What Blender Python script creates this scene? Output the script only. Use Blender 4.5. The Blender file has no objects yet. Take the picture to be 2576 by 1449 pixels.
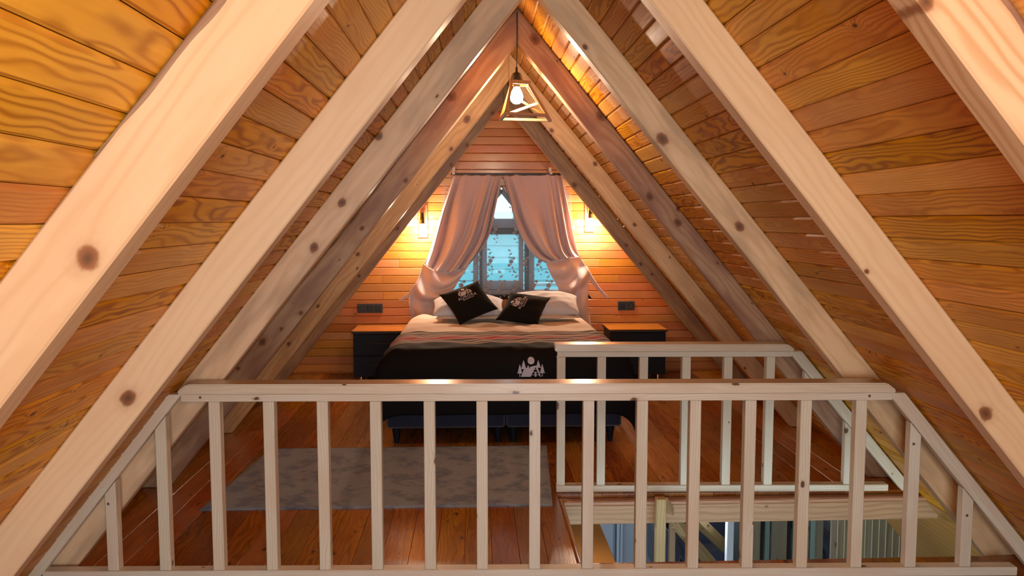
import bpy, bmesh, math, random
from mathutils import Vector, Matrix
random.seed(7)
C = bpy.context.scene.collection
S = bpy.context.scene
# ------------------------------------------------------------------ camera, world, lights, exposure
HC = 1.686                       # camera height above the loft floor
F, PITCH, YAW, ROLL = 2044.88, 0.0835, 0.0438, -0.0001
fw = Vector((math.sin(YAW)*math.cos(PITCH), math.cos(YAW)*math.cos(PITCH), -math.sin(PITCH)))
R0 = Vector((math.cos(YAW), -math.sin(YAW), 0)); U0 = R0.cross(fw)
RR = R0*math.cos(ROLL)+U0*math.sin(ROLL); UU = U0*math.cos(ROLL)-R0*math.sin(ROLL)
cam = bpy.data.objects.new('camera', bpy.data.cameras.new('camera')); C.objects.link(cam)
cam.data.sensor_width = 36; cam.data.lens = F/2576*36; cam.data.clip_start = .02
m = Matrix((RR, UU, -fw)).transposed().to_4x4(); m.translation = (0, 0, HC); cam.matrix_world = m
S.camera = cam
def ray(x, y): return RR*((x-1288)/F)+UU*((724.5-y)/F)+fw
def atY(x, y, Y): d = ray(x, y); p = d*(Y/d.y); p.z += HC; return p
def atZ(x, y, z): d = ray(x, y); p = d*((z-HC)/d.z); p.z += HC; return p

W = bpy.data.worlds.new('sky'); S.world = W; W.use_nodes = True
bg = W.node_tree.nodes['Background']; bg.inputs[0].default_value = (.70, .90, 1.0, 1); bg.inputs[1].default_value = 2.9
S.view_settings.view_transform = 'Standard'; S.view_settings.look = 'None'
S.view_settings.exposure = 0.0; S.view_settings.gamma = 1.0; S.view_settings.use_curve_mapping = False
def light(name, kind, loc, power, color, size=.1, rot=(0, 0, 0), sizey=None):
    d = bpy.data.lights.new(name, kind); d.energy = power; d.color = color
    if kind == 'AREA':
        d.size = size
        if sizey: d.shape = 'RECTANGLE'; d.size_y = sizey
    else: d.shadow_soft_size = size
    o = bpy.data.objects.new(name, d); C.objects.link(o); o.location = loc; o.rotation_euler = rot
    return o
WARM = (1, .72, .46); COOL = (.86, .93, 1)
XC, HI = .257, 1.084+HC           # ridge line: x and height of the rafters' inner edges
light('gable_daylight', 'AREA', (XC, -1.78, 1.15), 104, (.91, .95, 1), 1.5, (math.radians(90), 0, 0), 1.5)
light('lower_room_fill', 'POINT', (.66, 5.22, -.195), 6, (1, .93, .85), .05)  # added fill under the floor edge, brightens the cupboard top
light('lower_room_fill', 'POINT', (1.8, 6.3, -.50), 36, (.88, .94, 1), .08)  # second added fill, for the door and sofa at the back
PEND = (.255, 5.152, 2.451); PEND2 = (XC, -.05, 2.06)
light('pendant_glow', 'POINT', PEND, 28, WARM, .03)
light('near_fill_glow', 'POINT', PEND2, 60, (1,.80,.58), .06)  # added warm fill near the camera, inside the unseen second pendant
SC = [(-.578, 8.76, 1.575), (1.235, 8.76, 1.635)]
for p in SC: light('sconce_glow', 'POINT', p, 44, (1, .82, .62), .035)

# ------------------------------------------------------------------ helpers
def mat(name, col, rough=.6, metal=0, emit=None, es=0, coat=0, spec=.5, sheen=0, bump=0, bscale=200):
    m = bpy.data.materials.new(name); m.use_nodes = True; b = m.node_tree.nodes['Principled BSDF']
    b.inputs['Base Color'].default_value = (*col, 1); b.inputs['Roughness'].default_value = rough
    b.inputs['Metallic'].default_value = metal; b.inputs['Specular IOR Level'].default_value = spec
    b.inputs['Coat Weight'].default_value = coat; b.inputs['Coat Roughness'].default_value = .15
    b.inputs['Sheen Weight'].default_value = sheen
    if emit: b.inputs['Emission Color'].default_value = (*emit, 1); b.inputs['Emission Strength'].default_value = es
    N = m.node_tree; n = N.nodes.new('ShaderNodeTexNoise'); n.inputs['Scale'].default_value = bscale
    tc = N.nodes.new('ShaderNodeTexCoord'); N.links.new(tc.outputs['Object'], n.inputs['Vector'])
    mx = N.nodes.new('ShaderNodeMix'); mx.data_type = 'RGBA'
    mx.inputs[6].default_value = (*[c*.88 for c in col], 1); mx.inputs[7].default_value = (*[min(1, c*1.1) for c in col], 1)
    N.links.new(n.outputs[0], mx.inputs[0]); N.links.new(mx.outputs[2], b.inputs['Base Color'])
    if bump:
        bn = N.nodes.new('ShaderNodeBump'); bn.inputs['Strength'].default_value = bump; bn.inputs['Distance'].default_value = .002
        N.links.new(n.outputs[0], bn.inputs['Height']); N.links.new(bn.outputs[0], b.inputs['Normal'])
    return m
class G:
    """tiny node-graph writer"""
    def __init__(s, nt): s.t = nt
    def n(s, kind, **kw):
        x = s.t.nodes.new(kind)
        for k, v in kw.items(): setattr(x, k, v)
        return x
    def l(s, a, b): s.t.links.new(a, b)
    def m(s, op, a, b=None, c=None, clamp=False):
        x = s.n('ShaderNodeMath', operation=op); x.use_clamp = clamp
        for i, v in enumerate((a, b, c)):
            if v is None: continue
            if isinstance(v, (int, float)): x.inputs[i].default_value = v
            else: s.l(v, x.inputs[i])
        return x.outputs[0]
    def mix(s, f, a, b):
        x = s.n('ShaderNodeMix', data_type='RGBA')
        for i, v in ((0, f), (6, a), (7, b)):
            if isinstance(v, (int, float)): x.inputs[i].default_value = v
            elif isinstance(v, tuple): x.inputs[i].default_value = (*v, 1)
            else: s.l(v, x.inputs[i])
        return x.outputs[2]
    def noise(s, v, scale, detail=2, rough=.5):
        x = s.n('ShaderNodeTexNoise'); x.inputs['Scale'].default_value = scale; x.inputs['Detail'].default_value = detail
        x.inputs['Roughness'].default_value = rough; s.l(v, x.inputs['Vector']); return x.outputs[0]
    def xyz(s, a, b, c):
        x = s.n('ShaderNodeCombineXYZ')
        for i, v in enumerate((a, b, c)):
            if isinstance(v, (int, float)): x.inputs[i].default_value = v
            else: s.l(v, x.inputs[i])
        return x.outputs[0]
    def step(s, v, a, b):
        x = s.n('ShaderNodeMapRange', interpolation_type='SMOOTHSTEP'); s.l(v, x.inputs[0])
        x.inputs[1].default_value = a; x.inputs[2].default_value = b; return x.outputs[0]
def wood(name, light_c, dark_c, tint=None, period=.011, ring=.55, rough=.35, coat=.3, knot_cell=.33, knot_r=.011,
         knot_c=(.085, .03, .011), var=.35, warp=.02, knots=(), axis='X', patch=.5, crack=0, bump=.25, hue=.03, spec=.28):
    """pine: grain runs along local X (or Y, Z); every object gets its own piece of the trunk"""
    M = bpy.data.materials.new(name); M.use_nodes = True; g = G(M.node_tree); b = M.node_tree.nodes['Principled BSDF']
    tc = g.n('ShaderNodeTexCoord'); sp = g.n('ShaderNodeSeparateXYZ'); g.l(tc.outputs['Object'], sp.inputs[0])
    o = {'X': (0, 1, 2), 'Y': (1, 0, 2), 'Z': (2, 0, 1)}[axis]; X0, Y0, Z0 = [sp.outputs[i] for i in o]
    oi = g.n('ShaderNodeObjectInfo'); wn = g.n('ShaderNodeTexWhiteNoise', noise_dimensions='1D'); g.l(g.m('MULTIPLY', oi.outputs['Random'], 917.), wn.inputs['W'])
    rs = g.n('ShaderNodeSeparateXYZ'); g.l(wn.outputs['Color'], rs.inputs[0]); ra, rb, rc = rs.outputs
    X = g.m('ADD', X0, g.m('MULTIPLY', ra, 40.)); yo = g.m('MULTIPLY_ADD', rb, .16, -.08); zo = g.m('MULTIPLY_ADD', rc, .10, .012)
    Y = g.m('ADD', Y0, yo); Z = g.m('ADD', Z0, zo)
    yz = g.m('ADD', Y0, Z0)
    # knots: cells over (length, girth)
    kv = g.xyz(g.m('MULTIPLY', X, 1/knot_cell), g.m('MULTIPLY', g.m('ADD', yz, g.m('MULTIPLY', rb, 9.)), 1/(knot_cell*.55)), 0.)
    vo = g.n('ShaderNodeTexVoronoi', voronoi_dimensions='2D'); vo.inputs['Scale'].default_value = 1; g.l(kv, vo.inputs['Vector'])
    kd = vo.outputs['Distance']; vr = g.n('ShaderNodeSeparateXYZ'); g.l(vo.outputs['Color'], vr.inputs[0])
    kr = g.m('MULTIPLY_ADD', vr.outputs[0], knot_r/knot_cell*1.5, knot_r/knot_cell*.35)
    q = g.m('MULTIPLY', g.m('DIVIDE', kd, kr), g.m('MULTIPLY_ADD', g.noise(tc.outputs['Object'], 70., 2), 1.5, .25))    # 1 at the knot's rim
    nk_ = g.m('MULTIPLY_ADD', g.noise(tc.outputs['Object'], 38., 2), .7, .65) if knots else 1.
    for kx, ky, r in knots:
        e = g.m('DIVIDE', g.m('SQRT', g.m('ADD', g.m('POWER', g.m('MULTIPLY', g.m('SUBTRACT', X0, kx), .78), 2.), g.m('POWER', g.m('SUBTRACT', Y0, ky), 2.))), r)
        q = g.m('MINIMUM', q, g.m('MULTIPLY', e, nk_))
    halo = g.m('POWER', 2.718, g.m('MULTIPLY', q, -.55))
    kn = g.m('MULTIPLY', g.m('SUBTRACT', 1., g.step(q, .75, 1.18)), .92)
    # rings
    wv = g.xyz(g.m('MULTIPLY', X, 1.1), g.m('MULTIPLY', Y, 5.), g.m('MULTIPLY', Z, 5.)); wz = g.noise(wv, 1.0, 3, .6)
    r = g.m('SQRT', g.m('ADD', g.m('POWER', Y, 2.), g.m('POWER', Z, 2.)))
    r = g.m('ADD', r, g.m('MULTIPLY', wz, warp*4)); r = g.m('ADD', r, g.m('MULTIPLY', halo, .028))
    sn = g.m('MULTIPLY_ADD', g.m('SINE', g.m('MULTIPLY', r, 6.2832/period)), .5, .5)
    rg = g.m('POWER', sn, 2.2)
    fib = g.noise(g.xyz(g.m('MULTIPLY', X, 2.), g.m('MULTIPLY', Y, 130.), g.m('MULTIPLY', Z, 130.)), 1., 2)
    pt = g.step(g.noise(g.xyz(g.m('MULTIPLY', X, 2.6), g.m('MULTIPLY', Y, 12.), g.m('MULTIPLY', Z, 12.)), 1., 3), .40, .68)
    ringf = g.m('MULTIPLY', rg, g.m('MULTIPLY', g.m('MULTIPLY_ADD', rc, .8, .35), ring), clamp=True)
    col = g.mix(ringf, light_c, dark_c)
    col = g.mix(g.m('MULTIPLY', pt, patch*.85), col, tint or tuple(.6*a+.4*c for a, c in zip(light_c, dark_c)))
    col = g.mix(g.m('MULTIPLY', fib, .22), col, dark_c)
    hv = g.n('ShaderNodeHueSaturation'); g.l(col, hv.inputs['Color'])
    g.l(g.m('MULTIPLY_ADD', ra, hue, .5-hue*.4), hv.inputs['Hue']); g.l(g.m('MULTIPLY_ADD', rb, var, 1-var*.55), hv.inputs['Value'])
    g.l(g.m('MULTIPLY_ADD', rc, .16, .94), hv.inputs['Saturation']); col = hv.outputs[0]
    col = g.mix(g.m('MULTIPLY', g.step(halo, .25, .75), .45), col, tuple(.7*a for a in dark_c))
    col = g.mix(kn, col, g.mix(g.step(q, .0, 1.1), tuple(k*.6 for k in knot_c), tuple(min(1, k*2.) for k in knot_c)))
    if crack:
        cv = g.noise(g.xyz(g.m('MULTIPLY', X, 1.3), g.m('MULTIPLY', g.m('ADD', yz, 3.), 22.), 0.), 1., 1)
        col = g.mix(g.m('MULTIPLY', g.step(cv, .70, .74), crack), col, (.16, .08, .045))
    g.l(col, b.inputs['Base Color'])
    g.l(g.m('MULTIPLY_ADD', fib, .25, rough-.1), b.inputs['Roughness'])
    b.inputs['Coat Weight'].default_value = coat; b.inputs['Coat Roughness'].default_value = .18; b.inputs['Specular IOR Level'].default_value = spec
    bn = g.n('ShaderNodeBump'); bn.inputs['Strength'].default_value = bump; bn.inputs['Distance'].default_value = .0018
    g.l(g.noise(g.xyz(g.m('MULTIPLY', X0, 3.), g.m('MULTIPLY', Y0, 110.), g.m('MULTIPLY', Z0, 110.)), 1., 1), bn.inputs['Height']); g.l(bn.outputs[0], b.inputs['Normal'])
    return M
def link(name, me, parent=None, M=None):
    o = bpy.data.objects.new(name, me); C.objects.link(o)
    if parent: o.parent = parent
    if M:
        if me.materials: me.materials[0] = M
        else: me.materials.append(M)
    return o
def mk(name, bm, M=None, parent=None, smooth=False, mw=None):
    bmesh.ops.recalc_face_normals(bm, faces=bm.faces)
    me = bpy.data.meshes.new(name); bm.to_mesh(me); bm.free()
    if smooth:
        for p in me.polygons: p.use_smooth = True
        if smooth == 'auto': me.set_sharp_from_angle(angle=math.radians(38))
    o = link(name, me, parent, M)
    if mw is not None: o.matrix_world = mw
    return o
def tag(o, label=None, cat=None, group=None, kind=None):
    if label: o['label'] = label
    if cat: o['category'] = cat
    if group: o['group'] = group
    if kind: o['kind'] = kind
    return o
def thing(name, label, cat, loc=(0, 0, 0), rz=0, group=None):
    o = bpy.data.objects.new(name, None); C.objects.link(o); o.empty_display_size = .1
    o.location = loc; o.rotation_euler = (0, 0, rz); return tag(o, label, cat, group)
def box(bm, c, s, bev=0, rot=None):
    r = bmesh.ops.create_cube(bm, size=1); vs = r['verts']
    bmesh.ops.scale(bm, vec=s, verts=vs)
    if rot is not None: bmesh.ops.rotate(bm, cent=(0, 0, 0), matrix=rot, verts=vs)
    bmesh.ops.translate(bm, vec=c, verts=vs)
    if bev:
        es = list({e for v in vs for e in v.link_edges})
        bmesh.ops.bevel(bm, geom=es, offset=bev, segments=1, affect='EDGES')
def boxo(name, c, s, M, parent=None, bev=.003, rot=None, mw=None):
    """a box as an object whose origin is its own centre"""
    bm = bmesh.new(); box(bm, (0, 0, 0), s, bev); o = mk(name, bm, M, parent)
    o.location = c
    if rot is not None: o.rotation_euler = rot
    return o
def prism(bm, pts, z0, z1, bev=0, axis=2):
    """polygon pts in the two other axes, extruded z0..z1 on axis"""
    def P(a, b, t): return {2: (a, b, t), 1: (a, t, b), 0: (t, a, b)}[axis]
    lo = [bm.verts.new(P(a, b, z0)) for a, b in pts]; hi = [bm.verts.new(P(a, b, z1)) for a, b in pts]
    n = len(pts); fs = [bm.faces.new(lo), bm.faces.new(hi[::-1])]
    for i in range(n): fs.append(bm.faces.new((lo[i], lo[(i+1) % n], hi[(i+1) % n], hi[i])))
    if bev: bmesh.ops.bevel(bm, geom=list({e for f in fs for e in f.edges}), offset=bev, segments=1, affect='EDGES')
def lathe(bm, prof, n=20, c=(0, 0, 0)):
    rings = []
    for r, z in prof:
        rings.append([bm.verts.new((c[0]+r*math.cos(2*math.pi*i/n), c[1]+r*math.sin(2*math.pi*i/n), c[2]+z)) for i in range(n)] if r > 1e-6 else [bm.verts.new((c[0], c[1], c[2]+z))])
    for A, B in zip(rings, rings[1:]):
        for i in range(n):
            j = (i+1) % n
            if len(A) == 1: bm.faces.new((A[0], B[i], B[j]))
            elif len(B) == 1: bm.faces.new((A[i], A[j], B[0]))
            else: bm.faces.new((A[i], A[j], B[j], B[i]))
def grid(bm, fn, nu, nv):
    V = [[bm.verts.new(fn(i/nu, j/nv)) for i in range(nu+1)] for j in range(nv+1)]
    for j in range(nv):
        for i in range(nu): bm.faces.new((V[j][i], V[j][i+1], V[j+1][i+1], V[j+1][i]))
    return V
def bar(name, a, b, w, d, M, parent=None, up=(0, 0, 1), bev=.002, world=False):
    """square bar a->b; local X runs along it"""
    a, b = Vector(a), Vector(b); x = (b-a); L = x.length; x.normalize(); u = Vector(up); y = u.cross(x); y.normalize(); z = x.cross(y)
    bm = bmesh.new(); box(bm, (0, 0, 0), (L, w, d), bev); o = mk(name, bm, M, parent)
    mw = Matrix((x, y, z)).transposed().to_4x4(); mw.translation = (a+b)/2
    o.matrix_local = mw; return o
def lerp(pts, t):
    """piecewise Catmull-Rom through pts with t in 0..1"""
    n = len(pts)-1; f = min(max(t, 0), 1)*n; i = min(int(f), n-1); u = f-i
    P = [Vector(pts[max(0, min(n, k))]) for k in (i-1, i, i+1, i+2)]
    return .5*((2*P[1])+(P[2]-P[0])*u+(2*P[0]-5*P[1]+4*P[2]-P[3])*u*u+(3*P[1]-P[0]-3*P[2]+P[3])*u**3)

# ------------------------------------------------------------------ materials
M_ceil = wood('varnished_pine_lining', (.76, .36, .055), (.32, .085, .009), tint=(.58, .22, .025), period=.0085, ring=.85, spec=.18, rough=.46, coat=.07, hue=.02, knot_cell=.5, knot_r=.008, var=.24, warp=.022, patch=.7)
M_wall = wood('varnished_pine_wall', (.58, .25, .085), (.30, .09, .022), tint=(.46, .155, .045), period=.0085, ring=.6, rough=.28, coat=.5, knot_cell=.6, knot_r=.008, var=.26, warp=.02)
M_floor = wood('varnished_floor_pine', (.40, .15, .03), (.13, .032, .006), tint=(.26, .07, .013), period=.014, ring=.75, rough=.27, coat=.35, knot_cell=.34, knot_r=.011, knot_c=(.025, .008, .004), var=.5, warp=.03, patch=.8, crack=.35, spec=.5)
RAF = dict(light_c=(.76, .56, .34), dark_c=(.56, .33, .16), tint=(.68, .46, .27), period=.03, ring=.32, rough=.42, coat=.08, knot_c=(.13, .048, .017), var=.1, warp=.04, patch=.9, bump=.12, hue=.01)
M_rail = wood('planed_rail_pine', (.68, .635, .52), (.50, .36, .23), tint=(.62, .51, .39), period=.012, ring=.45, rough=.42, coat=.15, knot_cell=.42, knot_r=.011, var=.10, warp=.02, patch=.9, bump=.1, hue=.012)
M_hand = wood('handrail_pine', (.70, .61, .46), (.52, .36, .22), tint=(.64, .50, .36), period=.012, ring=.45, rough=.3, coat=.6, knot_cell=.5, knot_r=.011, var=.06, warp=.02, patch=.9, bump=.1, hue=.01, spec=.5)
M_beam = wood('header_beam_pine', (.46, .27, .16), (.27, .12, .06), period=.03, ring=.5, rough=.42, coat=.2, knot_cell=.36, knot_r=.014, var=.12, warp=.03)
M_lowwood = wood('lower_room_boards', (.24, .20, .13), (.12, .085, .05), period=.02, ring=.6, rough=.5, coat=.1, var=.25)
M_lowstair = wood('stair_pine', (.44, .29, .15), (.26, .14, .06), period=.02, ring=.5, rough=.45, coat=.1, knot_cell=.4, knot_r=.012, var=.15)
M_top = wood('orange_cabinet_top', (.60, .24, .06), (.42, .13, .025), period=.01, ring=.5, rough=.3, coat=.4, knot_cell=3, knot_r=.001, var=.05)
M_sconcew = wood('dark_stained_sconce_wood', (.34, .15, .06), (.16, .06, .02), period=.01, rough=.35, coat=.4, knot_cell=3, knot_r=.001)
M_bronze = mat('dark_bronze', (.03, .022, .016), .4, metal=.6)
M_lampw = wood('lamp_frame_wood', (.40, .19, .075), (.26, .11, .04), period=.01, ring=.3, rough=.45, coat=.2, knot_cell=3, knot_r=.001, var=.05)
M_dark = mat('dark_backing', (.02, .012, .008), .9)
M_navy = mat('navy_lacquer', (.006, .009, .018), .45, spec=.25)
M_navyedge = mat('dark_top_edge', (.02, .017, .014), .5)
M_navyfab = mat('navy_bed_fabric', (.014, .018, .042), .9, sheen=.3, bump=.5, bscale=700)
M_blackfab = mat('black_cushion_velour', (.005, .0045, .0045), .85, spec=.2, sheen=.04, bump=.4, bscale=600)
M_print = mat('pale_print', (.62, .60, .64), .7)
M_printb = mat('pale_lilac_print', (.50, .52, .66), .7)
M_sheet = mat('cream_duvet', (.72, .62, .52), .85, sheen=.2, bump=.3, bscale=300)
M_white = mat('white_pillowcase', (.62, .66, .74), .8, sheen=.2, bump=.3, bscale=300)
M_mattress = mat('mattress_ticking', (.6, .56, .5), .85)
M_black = mat('black_plastic', (.01, .01, .011), .35)
M_char = mat('charcoal_socket', (.025, .03, .034), .45)
M_chrome = mat('chrome', (.75, .76, .8), .15, metal=1)
M_steel = mat('steel_screw', (.6, .6, .62), .3, metal=1)
M_whitepl = mat('white_plastic', (.7, .68, .64), .5)
M_frame = mat('window_frame_pale', (.20, .25, .34), .45)
M_framed = mat('window_frame_dark', (.025, .023, .028), .5)
M_bulb = mat('lit_bulb', (1, .9, .8), .3, emit=(1, .80, .58), es=38)
M_bulb2 = mat('lit_sconce_bulb', (1, .9, .8), .3, emit=(1, .74, .45), es=34)
M_curt = mat('dusty_pink_curtain', (.74, .64, .68), 1, spec=.1, sheen=.2, bump=.15, bscale=500)
M_pale = mat('pale_lower_wall', (.50, .56, .66), .6)
M_palew = mat('white_lower_trim', (.6, .66, .78), .5)
M_part = mat('greenish_strip', (.16, .21, .18), .6)
M_lowfloor = mat('lower_floor_grey', (.10, .09, .085), .5)
M_sofa = mat('dark_blue_sofa_fabric', (.035, .042, .085), .8, sheen=.3)
M_sofab = mat('black_blue_fabric', (.012, .014, .028), .8)
M_teal = mat('neighbour_siding_teal', (.17, .50, .56), .7, bscale=3)
M_roofn = mat('neighbour_roof_pale', (.80, .88, .90), .7, bscale=3)
M_grass = mat('outdoor_grass', (.10, .20, .10), .9, bscale=4)
M_foliage = mat('outdoor_foliage', (.05, .16, .12), .8, bscale=9)
def trans(m, w, col):
    g = G(m.node_tree); b = m.node_tree.nodes['Principled BSDF']; out = m.node_tree.nodes['Material Output']
    t = g.n('ShaderNodeBsdfTranslucent'); t.inputs[0].default_value = (*col, 1); x = g.n('ShaderNodeMixShader'); x.inputs[0].default_value = w
    g.l(b.outputs[0], x.inputs[1]); g.l(t.outputs[0], x.inputs[2]); g.l(x.outputs[0], out.inputs[0]); return x
trans(M_curt, .22, (.6, .38, .32))
M_lace = mat('sheer_net', (.55, .62, .72), .8); xs = trans(M_lace, .5, (.6, .68, .78))
g = G(M_lace.node_tree); tr = g.n('ShaderNodeBsdfTransparent'); x2 = g.n('ShaderNodeMixShader'); x2.inputs[0].default_value = .24
g.l(tr.outputs[0], x2.inputs[1]); g.l(xs.outputs[0], x2.inputs[2]); g.l(x2.outputs[0], M_lace.node_tree.nodes['Material Output'].inputs[0])
M_laceflower = mat('lace_flower_thread', (.34, .34, .38), .85); trans(M_laceflower, .12, (.4, .45, .5))
M_glass = bpy.data.materials.new('window_glass'); M_glass.use_nodes = True; g = G(M_glass.node_tree)
tr = g.n('ShaderNodeBsdfTransparent'); gl = g.n('ShaderNodeBsdfGlossy'); gl.inputs['Roughness'].default_value = .02; x2 = g.n('ShaderNodeMixShader'); x2.inputs[0].default_value = .012
tr.inputs[0].default_value = (.88, .97, .97, 1)
g.l(tr.outputs[0], x2.inputs[1]); g.l(gl.outputs[0], x2.inputs[2]); g.l(x2.outputs[0], M_glass.node_tree.nodes['Material Output'].inputs[0])
M_clear = bpy.data.materials.new('sconce_clear_glass'); M_clear.use_nodes = True; g = G(M_clear.node_tree)
tr = g.n('ShaderNodeBsdfTransparent'); gl = g.n('ShaderNodeBsdfGlossy'); gl.inputs['Roughness'].default_value = .05; x2 = g.n('ShaderNodeMixShader'); x2.inputs[0].default_value = .18
g.l(tr.outputs[0], x2.inputs[1]); g.l(gl.outputs[0], x2.inputs[2]); g.l(x2.outputs[0], M_clear.node_tree.nodes['Material Output'].inputs[0])
# rug: blue-grey with worn blotches and weft streaks
M_rug = bpy.data.materials.new('distressed_rug'); M_rug.use_nodes = True; g = G(M_rug.node_tree); b = M_rug.node_tree.nodes['Principled BSDF']
tc = g.n('ShaderNodeTexCoord'); sp = g.n('ShaderNodeSeparateXYZ'); g.l(tc.outputs['Object'], sp.inputs[0])
n1 = g.noise(tc.outputs['Object'], 5., 5, .65); n2 = g.noise(tc.outputs['Object'], 11., 4, .6)
st = g.noise(g.xyz(g.m('MULTIPLY', sp.outputs[0], 14.), g.m('MULTIPLY', sp.outputs[1], 160.), 0.), 1., 3, .7)
c = g.mix(g.step(n1, .46, .60), (.20, .225, .25), (.07, .09, .14)); c = g.mix(g.m('MULTIPLY', g.step(n2, .54, .68), .55), c, (.27, .22, .20)); c = g.mix(g.m('MULTIPLY', g.step(st, .35, .7), .45), c, (.31, .35, .40))
g.l(c, b.inputs['Base Color']); b.inputs['Roughness'].default_value = .95; b.inputs['Sheen Weight'].default_value = .2
bn = g.n('ShaderNodeBump'); bn.inputs['Strength'].default_value = .5; bn.inputs['Distance'].default_value = .002; g.l(st, bn.inputs['Height']); g.l(bn.outputs[0], b.inputs['Normal'])
# blanket: woven stripes across the head end, black-brown below
M_blanket = bpy.data.materials.new('striped_blanket'); M_blanket.use_nodes = True; g = G(M_blanket.node_tree); b = M_blanket.node_tree.nodes['Principled BSDF']
uv = g.n('ShaderNodeUVMap'); sp = g.n('ShaderNodeSeparateXYZ'); g.l(uv.outputs[0], sp.inputs[0])
v = g.m('ADD', sp.outputs[1], g.m('MULTIPLY', g.m('SUBTRACT', g.noise(g.xyz(g.m('MULTIPLY', sp.outputs[0], 5.), g.m('MULTIPLY', sp.outputs[1], 8.), 0.), 1., 2), .5), .05))
cr = g.n('ShaderNodeValToRGB'); cr.color_ramp.interpolation = 'CONSTANT'; g.l(v, cr.inputs[0])
stops = [(0, (.05, .035, .03)), (.03, (.42, .34, .28)), (.06, (.04, .03, .025)), (.085, (.36, .25, .2)), (.115, (.05, .04, .035)), (.14, (.55, .43, .38)), (.165, (.12, .09, .08)),
         (.19, (.50, .30, .27)), (.225, (.42, .03, .045)), (.255, (.50, .26, .25)), (.285, (.05, .045, .045)), (.31, (.5, .45, .42)), (.335, (.04, .035, .035)), (.355, (.6, .55, .5)), (.372, (.07, .06, .055)), (.39, (.5, .44, .38)), (.405, (.006, .0055, .0065))]
for i, (p, c) in enumerate(stops):
    e = cr.color_ramp.elements[i] if i < 2 else cr.color_ramp.elements.new(p)
    e.position = p; e.color = (*c, 1)
g.l(cr.outputs[0], b.inputs['Base Color']); b.inputs['Roughness'].default_value = .8; b.inputs['Specular IOR Level'].default_value = .15; b.inputs['Sheen Tint'].default_value = (.5, .45, .5, 1)

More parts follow.
